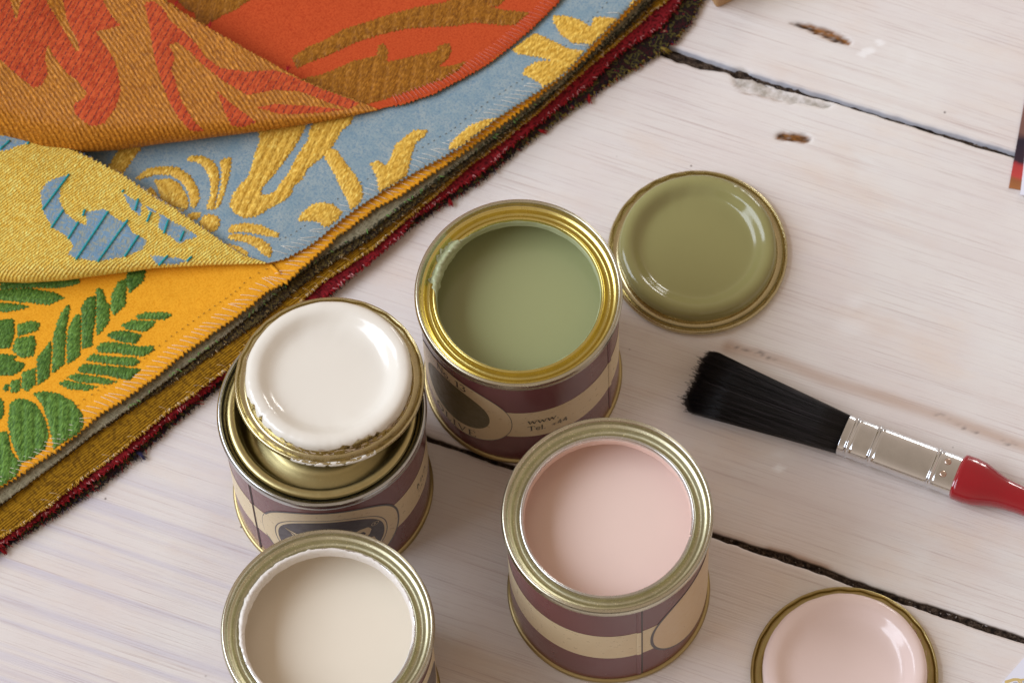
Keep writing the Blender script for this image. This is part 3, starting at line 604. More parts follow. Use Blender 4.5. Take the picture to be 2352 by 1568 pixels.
loose_lid('upturned tin lid coated in off-white paint, lying on the closed tin', (wl[0], wl[1], 59.0), (tl, 0, .1), LIDP, MW, SHRED, 7, .45, lambda th: 1.5+2.6*sm(1-angd(th, 205)/.9)*(.3+1.1*vnoise(th*16, 0, 3))+2.6*sm(1-angd(th, 285)/.55)*(.5+.8*vnoise(th*20, 0, 5)), 1.8, (238, 292), PUCK_S)

# ------------------------------------------------------------------ fabric swatches
z1 = lambda L: [(.4056*x, .4056*y) for x, y in L]
z2 = lambda L: [(706.7+.4056*x, .4056*y) for x, y in L]
z4 = lambda L: [(.4508*x, 565.4+.4508*y) for x, y in L]
z8 = lambda L: [(424+.2929*x, 247.4+.2929*y) for x, y in L]
INW = np.array([-.62, .78]); INW /= np.linalg.norm(INW)       # away from the cut edge, into the pile
def teeth(s, per, amp, seed): 
    k = (s/per+.35*fnoise(s/per*.37, seed, seed, 2)) % 1.0
    return amp*(np.abs(k*2-1)-.5)*(.6+.8*vnoise(s/per, seed, seed+3))+.35*amp*fnoise(s*1.7, 2, seed+8, 2)
def flat_sheet(edge_px, z, thick, mats, parent, seed, per=1.5, amp=.55, depth=150, droop=.5, wob=.25):
    E = np.array([un(p, z)[:2] for p in edge_px]); E = resample(E, .45); s = arclen(E)
    t = np.gradient(E, axis=0); t /= np.linalg.norm(t, axis=1)[:, None]; n = np.stack([t[:, 1], -t[:, 0]], 1)
    if np.mean(n@INW) < 0: n = -n
    tt = teeth(s, per, amp, seed); dep = np.r_[0, .5, 1.0, 1.6, 2.4, 3.5, 5, 7, 10, 15, 25, 45, 80, 115, depth]; V = []
    for k, d in enumerate(dep):
        P = E+n*(tt[:, None])*max(0, 1-d/1.2)+np.where(d < 4, n, n*max(0, 1-(d-4)/8)+INW*min(1, (d-4)/8))*d
        zz = z-droop*math.exp(-d/3)*(.6+.8*vnoise(s*.08, seed, seed))+wob*fnoise(s*.06, d*.05+seed, seed, 2)
        V += list(np.column_stack([P, zz]))
    Fc = gridfaces(len(dep), len(E))
    o = mesh('cloth', V, Fc, mats, parent)
    if o.data.polygons[0].normal.z < 0: o.data.flip_normals()
    md = o.modifiers.new('thickness', 'SOLIDIFY'); md.thickness = thick*S; md.offset = -1
    if len(mats) > 1: md.material_offset = 1; md.material_offset_rim = 1
    bvh = BVHTree.FromPolygons([tuple(q) for q in V], Fc)
    return o, E, n, bvh
def folded_sheet(name, apex_px, edge_px, fold_px, cut_px, zs, kr, mats, parent, seed, rho_max, thick=.5, per=1.5, amp=.5, lift=1.0):
    """a sheet whose near corner is folded back over itself: a cone-shaped fold that dies out at the apex on the cut edge"""
    A = un(apex_px, zs)[:2]; rho = np.r_[.15, np.arange(.5, rho_max, .42)]
    def byr(P): 
        P = resample(P, .4); d = np.linalg.norm(P-A, axis=1); d = np.maximum.accumulate(d); return P, d
    Ee, de = byr(np.vstack([A, [un(p, zs)[:2] for p in edge_px]]))
    rad = lambda px, P0: None
    # fold silhouette: outermost line at height r above the sheet, r grows with the distance from the apex
    Fp = []
    for p in fold_px:
        z = zs
        for _ in range(4): q = un(p, z)[:2]; z = zs+kr*np.linalg.norm(q-A)
        Fp.append(q)
    Ff, df = byr(np.vstack([A, Fp]))
    Cp = []
    for p in cut_px:
        z = zs
        for _ in range(6): q = un(p, z)[:2]; z = zs+2*kr*lift*np.linalg.norm(q-A)
        Cp.append(q)
    Cf, dc = byr(np.vstack([A, Cp]))
    at = lambda P, d, r: np.stack([np.interp(r, d, P[:, 0]), np.interp(r, d, P[:, 1])], 1)
    EP, FP, CP = at(Ee, de, rho), at(Ff, df, rho), at(Cf, dc, rho)
    fd = FP-A; fd /= np.linalg.norm(fd, axis=1)[:, None]; pn = np.stack([-fd[:, 1], fd[:, 0]], 1)
    if np.mean(np.sum((CP-FP)*pn, 1)) > 0: pn = -pn      # pn points away from the flap
    r = kr*rho; BP = FP-pn*r[:, None]
    te = teeth(rho, per, amp, seed)*sm(ramp(rho, 1, 6)); tc_ = teeth(rho, per, amp, seed+5)*sm(ramp(rho, 1, 6))
    ae = np.arctan2(EP[:, 1]-A[1], EP[:, 0]-A[0]); ab = np.arctan2(BP[:, 1]-A[1], BP[:, 0]-A[0])
    dA = (ab-ae) % (2*np.pi); rb = np.linalg.norm(BP-A, axis=1); re = np.linalg.norm(EP-A, axis=1)
    V = []; cols = []; zone = []
    us = np.unique(np.r_[0, .004, .008, .014, .022, .035, np.linspace(.05, 1, 64)])
    for u in us:
        a = ae+dA*u; rr = re+(rb-re)*u
        off = te*max(0, 1-u/.016)/np.maximum(rr, 1)
        droop = -.35*np.exp(-u*rr*dA/3.0)
        cols.append(np.column_stack([A[0]+rr*np.cos(a+off), A[1]+rr*np.sin(a+off), zs+droop+.25*fnoise(rr*.05, u*6, seed, 2)*sm(ramp(rr, 2, 20))])); zone.append(0)
    for q in np.linspace(0, math.pi, 18)[1:]:
        wv_ = (.8*fnoise(rho*.05, 3, seed+2, 2)*sm(ramp(rho, 4, 40)))*(q/math.pi); cols.append(np.column_stack([BP+pn*(r*math.sin(q)*(1+.10*math.sin(q)*fnoise(rho*.06, 1, seed+6, 2)))[:, None], zs+r*(1-math.cos(q))+wv_])); zone.append(1)
    W = CP-BP; wl_ = np.linalg.norm(W, axis=1)+1e-6
    for u in np.r_[np.linspace(0, .93, 54)[1:], .95, .965, .98, .99, 1.0]:
        z = zs+2*r*(1+(lift-1)*u)+(.10*r*math.sin(math.pi*u))+.8*fnoise(rho*.05, u*3+3, seed+2, 2)*sm(ramp(rho, 4, 40))
        P = BP+W*u
        if u > .97: P = P+W/wl_[:, None]*(tc_*(u-.97)/.03)[:, None]
        cols.append(np.column_stack([P, z])); zone.append(1)
    nc = len(cols); nr = len(rho)
    V = np.stack(cols, 1).reshape(-1, 3); Fc = gridfaces(nr, nc); zn = np.tile(np.array(zone[:-1]), nr-1)
    o = mesh('cloth', V, Fc, mats, parent)
    if o.data.polygons[20].normal.z < 0: o.data.flip_normals()
    md = o.modifiers.new('thickness', 'SOLIDIFY'); md.thickness = thick*S; md.offset = 0; md.material_offset = 1; md.material_offset_rim = 1
    VT = [tuple(q) for q in V]
    b0 = BVHTree.FromPolygons(VT, [f for f, k in zip(Fc, zn) if k == 0]); b1 = BVHTree.FromPolygons(VT, [f for f, k in zip(Fc, zn) if k == 1])
    cutE = np.column_stack([CP, zs+2*r*lift]); edgeE = np.column_stack([EP, np.full(nr, zs)])
    return o, b0, b1, edgeE, cutE
CCV = Vector(CC)
def cast(bvh, x, y):
    h = bvh.ray_cast(CCV, Vector(ray(x, y)))
    if h[0] is None: return None
    n = h[1]; n = n if n.dot(CCV-h[0]) > 0 else -n
    return np.array(h[0]), np.array(n)
def motif(name, poly, bvh, mat, parent, base=.27, puff=.42, rib=None, step=2.2, ragged=2.0, edge=9.0, seed=0):
    P = resample(np.vstack([poly, poly[:1]]), 3.2)[:-1]; t = np.roll(P, -1, 0)-np.roll(P, 1, 0); t /= np.linalg.norm(t, axis=1)[:, None]+1e-9
    k = np.arange(len(P)); P = P+np.stack([t[:, 1], -t[:, 0]], 1)*(ragged*((k % 3)-1)*.7+ragged*1.2*(vnoise(k*.9, seed, seed)-.5))[:, None]
    x0, y0 = P.min(0)-3; x1, y1 = P.max(0)+3
    xs = np.arange(x0, x1, step); ys = np.arange(y0, y1, step); X, Y = np.meshgrid(xs, ys)
    ins = inpoly(X+step/2, Y+step/2, P)[:-1, :-1]
    if ins.sum() < 3: return None
    need = np.zeros(X.shape, bool); need[:-1, :-1] |= ins; need[1:, :-1] |= ins; need[:-1, 1:] |= ins; need[1:, 1:] |= ins
    inside = inpoly(X, Y, P); D = np.where(inside, segdist(X, Y, P), 0)
    H = base+puff*np.sqrt(np.clip(D/edge, 0, 1))
    if rib:
        a = math.radians(rib[0]); q = X*math.cos(a)+Y*math.sin(a)+rib[2]*np.sin((X*math.sin(a)-Y*math.cos(a))*.03)*6 if len(rib) > 3 else X*math.cos(a)+Y*math.sin(a)
        H = H-rib[2]*np.clip(1.25*np.abs(np.cos(np.pi*q/rib[1]))**6, 0, 1)*np.clip(D/4, 0, 1)
    H = H+.05*(vnoise(X*.45, Y*.45, seed)-.5)
    idx = -np.ones(X.shape, int); V = []; UV = []
    for j, i in zip(*np.nonzero(need)):
        h = cast(bvh, X[j, i], Y[j, i])
        if h is None: continue
        idx[j, i] = len(V); V.append(h[0]+h[1]*H[j, i]); UV.append((X[j, i]*.001, -Y[j, i]*.001))
    Fc = []
    for j, i in zip(*np.nonzero(ins)):
        q = (idx[j, i], idx[j+1, i], idx[j+1, i+1], idx[j, i+1])
        if min(q) >= 0: Fc.append(q)
    if not Fc: return None
    return mesh(name, V, Fc, mat, parent, True, uv=UV)
def stitches(E3, inward, parent, mat, bvh=None, s0=.9, s1=4.4, sp=2.0, slant=1.6, dots=None, seed=0):
    """overlock stitches along an edge given as 3d points"""
    r_ = random.Random(seed); E3 = resample(E3, sp); V = []; Fc = []; VD = []; FD = []
    t = np.gradient(E3, axis=0); t /= np.linalg.norm(t, axis=1)[:, None]+1e-9
    for i in range(2, len(E3)-2):
        n = inward(i, len(E3)) if callable(inward) else np.r_[inward, 0]
        n = n-t[i]*(n@t[i]); n /= np.linalg.norm(n)
        a = E3[i]+n*(s0+r_.uniform(-.2, .2)); b = E3[i]+n*(s1+r_.uniform(-.3, .3))+t[i]*slant*r_.uniform(.7, 1.2)
        pts = []
        for u in np.linspace(0, 1, 5):
            p = a+(b-a)*u
            if bvh is not None:
                h = bvh.find_nearest(Vector(p))
                if h[0] is not None:
                    nn = np.array(h[1]); nn = nn if nn@(CC-np.array(h[0])) > 0 else -nn
                    p = np.array(h[0])+nn*(.30+.22*math.sin(math.pi*u))
            pts.append(p)
        tube(pts, .10, .07, 4, V, Fc)
        if dots:
            p = E3[i]+n*(dots+r_.uniform(-.15, .15)); h = bvh.find_nearest(Vector(p)) if bvh else None
            if h and h[0] is not None:
                p = np.array(h[0]); tube([p+t[i]*-.25+[0, 0, .31], p+t[i]*.25+[0, 0, .31]], .11, .11, 4, VD, FD)
    o = mesh('overlock_stitching', V, Fc, mat, parent); tag(o, kind='stuff')
    if VD: tag(mesh('stitch_dots', VD, FD, M_DOT, parent), kind='stuff')
def fringe(E, n, z, parent, mat, count, L, rad, seed, zj=.5, drop=.6, spread=.7, inwd=.6, name='frayed_edge', lo=0, hi=1):
    r_ = random.Random(seed); V = []; Fc = []
    for k in range(count):
        i = int(r_.uniform(lo, hi)*(len(E)-1)); t = E[min(i+1, len(E)-1)]-E[max(i-1, 0)]; t = t/np.linalg.norm(t)
        d = -n[i]+t*r_.gauss(0, spread); d /= np.linalg.norm(d); l = L*r_.uniform(.35, 1.25)
        p0 = np.r_[E[i]+n[i]*inwd, z+r_.uniform(-zj, 0)]; m = p0+np.r_[d*l*.55, r_.uniform(-.1, .35)*l*.5]; e = p0+np.r_[d*l+t*r_.gauss(0, .3)*l, r_.uniform(-drop, .25)*l*.6]
        e[2] = max(e[2], .15); m[2] = max(m[2], .15)
        q = [p0*(1-u)**2+2*u*(1-u)*m+u*u*e for u in (0, .4, .75, 1)]
        tube(q, rad*r_.uniform(.7, 1.2), rad*.45, 3, V, Fc)
    o = mesh(name, V, Fc, mat, parent); tag(o, kind='stuff'); return o
def tuft(E, n, idx, z, parent, mat, seed, L=3.0, k=26):
    r_ = random.Random(seed); V = []; Fc = []; p0 = np.r_[E[idx]+n[idx]*.8, z]; d0 = -n[idx]; t = np.array([-d0[1], d0[0]])
    ang = r_.uniform(-.7, .7)
    for j in range(k):
        a = ang+r_.gauss(0, .16); d = d0*math.cos(a)+t*math.sin(a); l = L*r_.uniform(.6, 1.05)
        e = p0+np.r_[d*l, 0]+[r_.gauss(0, .1), r_.gauss(0, .1), 0]; e[2] = max(.2, z-.25*l+r_.uniform(0, .5)); m = (p0+e)/2+[0, 0, .3]
        tube([p0+[r_.gauss(0, .15), r_.gauss(0, .15), 0], m, e], .11, .08, 3, V, Fc)
    return mesh('loose_thread_tuft', V, Fc, mat, parent)
WHITE_T = mat_plain('white_thread', lin(236, 226, 208), .45, var=.05); M_DOT = mat_plain('dark_thread', lin(92, 76, 40), .7)
# --- the lowest, dark multicoloured one
DK = [(1611+60, -75), (1611, 0), (1587, 45), (1550, 93), (1522, 114), (1477, 142), (1416, 178), (1356, 219), (1274, 276), (1193, 337), (1112, 406), (1031, 458), (910, 541), (828, 606), (760, 672), (640, 770), (520, 872), (400, 968), (330, 1032), (230, 1112), (110, 1190), (0, 1260), (-90, 1320)]
RD = [(1622, -60), (1562, 0), (1518, 61), (1457, 97), (1416, 126), (1356, 190), (1274, 251), (1193, 316), (1112, 389), (1051, 430), (950, 499), (919, 558-18), (849, 600), (775, 657), (717, 704), (610, 785), (518, 860), (383, 964), (293, 1043), (200, 1112), (117, 1172), (68, 1203), (0, 1251), (-90, 1312)]
MU = [(1590, -55), (1530, 0), (1498, 24), (1437, 77), (1376, 130), (1315, 182), (1234, 255), (1153, 322), (1072, 381), (1019, 428), (919, 512), (863, 562), (805, 602), (746, 640), (702, 678), (586, 795), (518, 846), (451, 897), (383, 943), (325, 993), (252, 1051), (180, 1102), (117, 1155), (45, 1204), (0, 1230), (-90, 1292)]
GR = [(1540, -50), (1486, 4), (1437, 55), (1356, 128), (1295, 186), (1234, 238), (1153, 300), (1040, 385), (919, 474), (834, 536), (761, 576), (688, 624), (595, 704), (518, 766), (406, 852), (293, 938), (216, 992), (104, 1078), (0, 1156), (-90, 1222)]
YE = [(1510, -40), (1450, 20), (1340, 135), (1200, 250), (1060, 352), (1000, 392), (919, 448), (857, 480), (819, 510), (775, 541), (755, 562), (717, 593), (688, 620), (658, 648), (614, 668), (570, 706), (497, 758), (406, 822), (361, 862), (280, 920), (230, 949), (189, 986), (126, 1036), (59, 1079), (0, 1119), (-90, 1180)]
Zd, Zr, Zm, Zg, Zy, Zb, Zo = 1.9, 3.7, 6.0, 8.2, 9.8, 11.3, 12.9
M_DK = mat_multi('dark_tapestry', [lin(22, 16, 20), lin(60, 20, 26), lin(30, 26, 22), lin(92, 84, 40), lin(24, 20, 34), lin(128, 40, 44), lin(176, 156, 120)], 360)
s = tag(empty('fabric_swatch', (0, 0, 0)), 'dark multicoloured tapestry swatch lowest in the fabric pile, on the planks', 'fabric swatch')
o, E, n, _ = flat_sheet(DK, Zd, 1.6, [M_DK], s, 3, 1.9, .9, droop=.3)
M_NAVY = mat_plain('navy_yarn', lin(46, 42, 84), .8); M_REDY = mat_plain('red_yarn', lin(158, 28, 34), .8, var=.3, spec=.2); M_OLY = mat_plain('olive_yarn', lin(134, 112, 36), .8); M_BLK = mat_plain('black_yarn', lin(26, 18, 20), .85)
fringe(E, n, Zd-.3, s, M_BLK, 900, 1.7, .17, 5, name='frayed_edge'); fringe(E, n, Zd-.4, s, M_REDY, 260, 1.9, .14, 6); fringe(E, n, Zd-.4, s, M_NAVY, 170, 1.9, .15, 7); fringe(E, n, Zd-.3, s, M_OLY, 300, 1.6, .18, 8, lo=0, hi=.3)
for q, (fr, mt_) in enumerate(((.115, M_OLY), (.205, M_REDY), (.27, M_REDY), (.385, M_REDY), (.66, M_NAVY), (.79, M_NAVY), (.955, M_REDY))): tuft(E, n, int(fr*len(E)), Zd-.3, s, mt_, q, 3.2)
# --- red
M_RED = mat_cloth('red_wool', lin(136, 30, 38), None, .3, .9, .3, .0005, 1500, .1, .85, 2)
s = tag(empty('fabric_swatch'), 'deep red swatch with frayed edge, between mustard velvet and dark tapestry', 'fabric swatch')
o, E, n, _ = flat_sheet(RD, Zr, 1.5, [M_RED], s, 11, 1.7, .8, droop=.4)
fringe(E, n, Zr-.3, s, M_REDY, 900, 1.5, .16, 15); fringe(E, n, Zr-.1, s, mat_plain('pink_yarn', lin(206, 138, 138), .7), 260, 1.1, .16, 16)
# --- mustard velvet
M_MU = mat_cloth('mustard_velvet', lin(168, 124, 22), lin(112, 78, 10), .16, .9, .10, .00035, 1100, .35, .8, 2, ribs=(430, math.radians(52), 1.2))
s = tag(empty('fabric_swatch'), 'ribbed mustard velvet swatch showing a wide strip below the grey one', 'fabric swatch')
o, E, n, _ = flat_sheet(MU, Zm, 1.9, [M_MU], s, 21, 1.4, .6, droop=1.6)
M_MUY = mat_plain('mustard_yarn', lin(206, 158, 48), .6); M_PALE = mat_plain('pale_yarn', lin(226, 200, 158), .6)
fringe(E, n, Zm-.9, s, M_MUY, 900, 1.1, .13, 25); fringe(E, n, Zm-.9, s, M_PALE, 420, .9, .15, 26)
V = []; Fc = []; r_ = random.Random(4)
for i in range(6, len(E)-6, 7):
    if r_.random() < .42:
        p0 = np.r_[E[i]+n[i]*.4, Zm-.7]; e = np.r_[E[i]+n[i]*r_.uniform(.9, 2.2)+np.array([-1.3, -.5])*r_.uniform(.4, 1.6), Zm+.25]; tube([p0, (p0+e)/2+[0, 0, .55], e], .07, .05, 3, V, Fc)
tag(mesh('overlock_stitching', V, Fc, M_PALE, s), kind='stuff')
# --- brown olive, only showing between the grey and the mustard
s = tag(empty('fabric_swatch'), 'brown and olive tapestry swatch, a dark strip above the mustard velvet', 'fabric swatch')
BO = [(1556, -52), (1500, 4), (1440, 66), (1360, 132), (1300, 188), (1238, 246), (1155, 312), (1050, 394), (922, 494), (838, 556), (766, 600), (694, 652), (598, 736), (520, 790), (408, 868), (290, 946), (212, 998), (100, 1082), (-4, 1160), (-92, 1226)]
o, E, n, _ = flat_sheet(BO, Zm+.75, .6, [mat_multi('brown_tapestry', [lin(60, 46, 26), lin(98, 84, 44), lin(44, 36, 24), lin(128, 106, 62), lin(74, 80, 44)], 500)], s, 27, 1.6, .8, droop=.3)
fringe(E, n, Zm+.5, s, mat_plain('brown_yarn', lin(86, 66, 38), .85), 700, 1.3, .14, 28); fringe(E, n, Zm+.5, s, M_PALE, 160, 1.0, .1, 29)
# --- grey green
M_GR = mat_cloth('grey_green_weave', lin(172, 164, 134), lin(128, 120, 94), .15, .6, .15, .0003, 1400, .1, .85, 3, ribs=(900, math.radians(-25), 1.0)); M_GRT = mat_multi('green_tapestry', [lin(38, 44, 26), lin(70, 62, 40), lin(96, 104, 62), lin(44, 34, 26), lin(140, 132, 104)], 600)
s = tag(empty('fabric_swatch'), 'thin grey-green swatch with dark frayed threads under the yellow one', 'fabric swatch')
o, E, n, _ = flat_sheet(GR, Zg, 1.0, [M_GR], s, 31, 1.5, .6, droop=.8)
fringe(E, n, Zg-.4, s, mat_plain('dark_green_yarn', lin(48, 50, 30), .85), 700, 1.3, .15, 35, lo=0, hi=.62); fringe(E, n, Zg-.4, s, mat_plain('grey_yarn', lin(168, 156, 128), .8), 600, .9, .11, 36)
fringe(E, n, Zg-.2, s, mat_plain('bright_green_yarn', lin(120, 168, 84), .8), 60, 1.3, .17, 37, lo=.2, hi=.8)
# --- yellow with green leaves
M_YE = mat_cloth('yellow_satin', lin(240, 171, 42), lin(224, 151, 26), .06, .75, .05, .0001, 3000, .15, .6, 2)
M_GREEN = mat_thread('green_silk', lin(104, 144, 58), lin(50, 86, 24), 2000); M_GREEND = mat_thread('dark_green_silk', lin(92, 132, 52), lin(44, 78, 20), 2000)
s = tag(empty('fabric_swatch'), 'bright yellow swatch woven with ribbed green leaves', 'fabric swatch')
o, E, n, bv = flat_sheet(YE, Zy, .8, [M_YE], s, 41, 1.55, 1.25, droop=.35)
LEAF = [[(0, 170), (200, 165), (410, 155), (405, 190), (300, 215), (180, 212), (0, 222)], [(-40, 222), (150, 214), (280, 237), (330, 265), (250, 300), (100, 285), (-40, 272)], [(-40, 285), (110, 297), (150, 310), (50, 337), (-40, 332)],
 [(20, 705), (45, 700), (40, 740), (15, 735)], [(52, 690), (105, 672), (100, 740), (55, 748)], [(110, 642), (180, 620), (183, 702), (140, 740), (110, 722)], [(187, 570), (257, 482), (264, 520), (250, 668), (190, 712)],
 [(270, 450), (310, 340), (345, 296), (358, 310), (338, 420), (328, 600), (264, 655), (268, 560)], [(347, 420), (385, 345), (413, 352), (408, 560), (342, 605), (338, 520)], [(412, 310), (442, 265), (488, 250), (490, 300), (470, 510), (417, 525)],
 [(490, 215), (525, 220), (540, 285), (562, 300), (555, 390), (500, 455), (490, 440)], [(568, 250), (600, 182), (648, 165), (640, 300), (580, 355), (565, 320)], [(640, 160), (650, 130), (745, 120), (732, 180), (660, 240), (646, 200)],
 [(690, 355), (740, 337), (850, 335), (880, 350), (840, 375), (760, 373), (700, 370)], [(618, 402), (670, 377), (792, 380), (780, 410), (740, 435), (640, 422)], [(543, 457), (572, 432), (640, 430), (726, 450), (692, 500), (600, 482)],
 [(490, 520), (520, 488), (600, 490), (710, 512), (782, 505), (788, 530), (730, 562), (600, 548), (500, 540)], [(438, 582), (470, 548), (560, 560), (690, 567), (717, 590), (682, 612), (560, 602)], [(393, 622), (430, 598), (560, 610), (680, 620), (722, 625), (660, 682), (540, 660), (400, 642)],
 [(332, 668), (390, 648), (520, 667), (602, 690), (540, 706), (400, 690)], [(298, 702), (330, 682), (420, 700), (502, 715), (440, 737), (350, 726)],
 [(-40, 380), (70, 370), (75, 450), (50, 520), (-40, 525)], [(85, 402), (150, 380), (206, 390), (195, 430), (150, 442), (90, 462)], [(80, 470), (170, 455), (187, 490), (170, 560), (110, 572), (60, 532)], [(-40, 540), (90, 560), (70, 580), (132, 600), (100, 640), (60, 662), (-40, 655)],
 [(165, 750), (230, 738), (300, 750), (370, 790), (420, 850), (426, 912), (402, 955), (300, 1010), (272, 1040), (265, 980), (240, 880), (210, 800)], [(50, 800), (90, 775), (140, 780), (190, 810), (230, 880), (250, 960), (232, 1030), (160, 1085), (105, 1105), (60, 1000), (40, 900)],
 [(-40, 745), (18, 790), (20, 860), (-40, 930)], [(-40, 950), (38, 940), (58, 1040), (108, 1112), (80, 1172), (-40, 1260)]]
for k, L in enumerate(LEAF):
    rb = (0, 27, .25) if k in (25, 26, 27, 28) else ((12, 8, .16) if k > 12 and k < 21 else (80, 8, .16))
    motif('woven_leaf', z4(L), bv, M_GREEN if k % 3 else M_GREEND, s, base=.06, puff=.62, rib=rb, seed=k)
stitches(np.column_stack([E, np.full(len(E), Zy)]), INW, s, WHITE_T, bv, .7, 4.4, 2.0, 3.4, 6.6, 3)
fringe(E, n, Zy-.3, s, M_MUY, 900, .7, .12, 45, inwd=.5); fringe(E, n, Zy-.3, s, mat_plain('olive_yarn', lin(96, 92, 30), .8), 380, .8, .12, 46, inwd=.3)
# --- blue with gold scrolls, near corner folded back
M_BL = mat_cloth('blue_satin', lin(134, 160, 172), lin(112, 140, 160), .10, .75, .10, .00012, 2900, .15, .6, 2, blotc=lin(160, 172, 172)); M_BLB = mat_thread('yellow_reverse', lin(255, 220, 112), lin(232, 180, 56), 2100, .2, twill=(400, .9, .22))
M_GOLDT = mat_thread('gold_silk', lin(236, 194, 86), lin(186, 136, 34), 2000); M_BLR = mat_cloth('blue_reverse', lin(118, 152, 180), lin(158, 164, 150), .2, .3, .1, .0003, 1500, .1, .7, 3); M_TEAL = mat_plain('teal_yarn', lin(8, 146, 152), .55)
s = tag(empty('fabric_swatch'), 'pale blue swatch with raised gold scrolls, its yellow reverse folded back', 'fabric swatch')
BLE = [(600+25, 601), (641, 598), (676, 583), (717, 560), (775, 511), (828, 472), (880, 438), (938, 404), (1000, 370), (1063, 334), (1153, 264), (1234, 212), (1295, 172), (1356, 108), (1416, 46), (1465, -4), (1560, -90), (1700, -230)]
BLF = [(500, 606), (350, 613), (250, 626), (150, 639), (60, 644), (-100, 640), (-300, 640), (-600, 640)]
BLC = [(560, 588), (520, 563), (460, 520), (400, 480), (340, 443), (280, 402), (200, 360), (110, 322), (0, 284), (-120, 240), (-260, 190)]
o, b0, b1, eE, cE = folded_sheet('blue', (612, 604), BLE, BLF, BLC, Zb, .062, [M_BL, M_BLB], s, 3, 165, per=1.5, amp=1.0)
BG = [z8([(20, 400), (60, 376), (150, 385), (220, 420), (265, 480), (277, 560), (262, 650), (245, 730), (232, 802), (178, 802), (172, 770), (200, 700), (207, 620), (190, 540), (150, 470), (90, 432), (30, 425)]),
 z8([(272, 430), (310, 402), (365, 390), (368, 470), (345, 570), (312, 680), (285, 760), (235, 808), (240, 770), (265, 690), (285, 600), (292, 500)]),
 z8([(560, 100), (590, 270), (555, 350), (530, 450), (500, 540), (430, 610), (375, 690), (350, 770), (390, 830), (460, 868), (530, 865), (620, 830), (650, 800), (720, 765), (790, 730), (840, 680), (855, 620), (920, 570), (970, 475), (1040, 430), (1110, 370), (1170, 300), (1230, 190), (1300, 140), (1350, 20), (1060, 50), (990, 150), (960, 270), (900, 350), (850, 440), (820, 510), (760, 580), (720, 650), (660, 680), (600, 690), (610, 630), (680, 560), (750, 470), (800, 400), (860, 320), (900, 250), (950, 160), (990, 50)]),
 z8([(1090, 385), (1110, 342), (1150, 320), (1190, 335), (1240, 400), (1300, 480), (1350, 550), (1390, 620), (1400, 690), (1380, 745), (1300, 810), (1275, 720), (1230, 650), (1190, 560), (1150, 480)]),
 z8([(890, 900), (895, 860), (950, 800), (1000, 760), (1080, 745), (1160, 760), (1200, 790), (1245, 820), (1200, 880), (1120, 940), (1080, 930), (1050, 900), (960, 890)]),
 z8(arcpts(200, 908, 82, 72, 0, 345, 14)), z8([(335, 960), (370, 922), (480, 906), (590, 920), (680, 960), (752, 990), (720, 1022), (640, 1010), (560, 992), (450, 976), (350, 987)]),
 z8([(335, 1010), (400, 990), (500, 1000), (600, 1030), (670, 1080), (692, 1130), (672, 1178), (610, 1155), (560, 1100), (480, 1060), (350, 1032)]), z8([(240, 1080), (350, 1070), (430, 1090), (505, 1140), (490, 1178), (400, 1142), (260, 1112)]),
 z8([(-10, 870), (60, 820), (132, 830), (112, 870), (42, 900), (22, 945), (-20, 945)]), z8([(150, 1000), (235, 1010), (230, 1060), (150, 1040)]),
 z1([(768, 1012), (830, 960), (920, 943), (1010, 950), (1080, 1000), (1122, 1070), (1134, 1130), (1102, 1184), (1080, 1172), (1068, 1090), (1030, 1034), (960, 994), (880, 992), (790, 1024)]),
 z1([(870, 1022), (960, 1012), (1020, 1045), (1055, 1100), (1070, 1150), (1060, 1192), (980, 1172), (910, 1125), (895, 1070)]), z1([(798, 1088), (860, 1062), (895, 1120), (985, 1180), (1050, 1196), (990, 1200), (900, 1165), (830, 1120)]),
 z1([(598, 965), (640, 900), (670, 850), (700, 815), (840, 800), (770, 880), (742, 922), (700, 982), (652, 1032), (612, 1002)]),
 z2([(350, 930), (400, 910), (442, 942), (470, 900), (490, 830), (560, 770), (600, 740), (682, 738), (662, 782), (612, 812), (592, 870), (572, 960), (550, 1020), (480, 1060), (402, 1095), (390, 1010), (370, 960)]),
 z2([(798, 825), (850, 770), (920, 712), (1000, 680), (1085, 668), (1070, 700), (990, 745), (930, 795), (870, 845), (800, 850)]),
 z2([(1385, 95), (1440, 90), (1530, 110), (1602, 155), (1622, 100), (1680, 100), (1755, 108), (1700, 180), (1640, 250), (1600, 268), (1580, 250), (1500, 250), (1430, 200), (1392, 132)]),
 z2([(1230, 230), (1290, 190), (1400, 240), (1480, 280), (1565, 290), (1520, 370), (1450, 420), (1400, 460), (1335, 520), (1320, 480), (1270, 450), (1218, 430), (1230, 390), (1290, 352), (1380, 347), (1300, 326), (1200, 312), (1148, 290)]),
 z2([(1820, 30), (1860, -20), (1900, -30), (1870, 40), (1830, 80)])]
ribs_b = {0: (30, 18, .22), 1: (20, 17, .2), 2: (25, 19, .3), 3: (58, 60, .1), 11: (60, 12, .2), 17: (60, 14, .2), 18: (60, 12, .2)}
for k, L in enumerate(BG): motif('woven_scroll', L, b0, M_GOLDT, s, rib=ribs_b.get(k, (60, 13, .15)), seed=k+50, puff=.62)
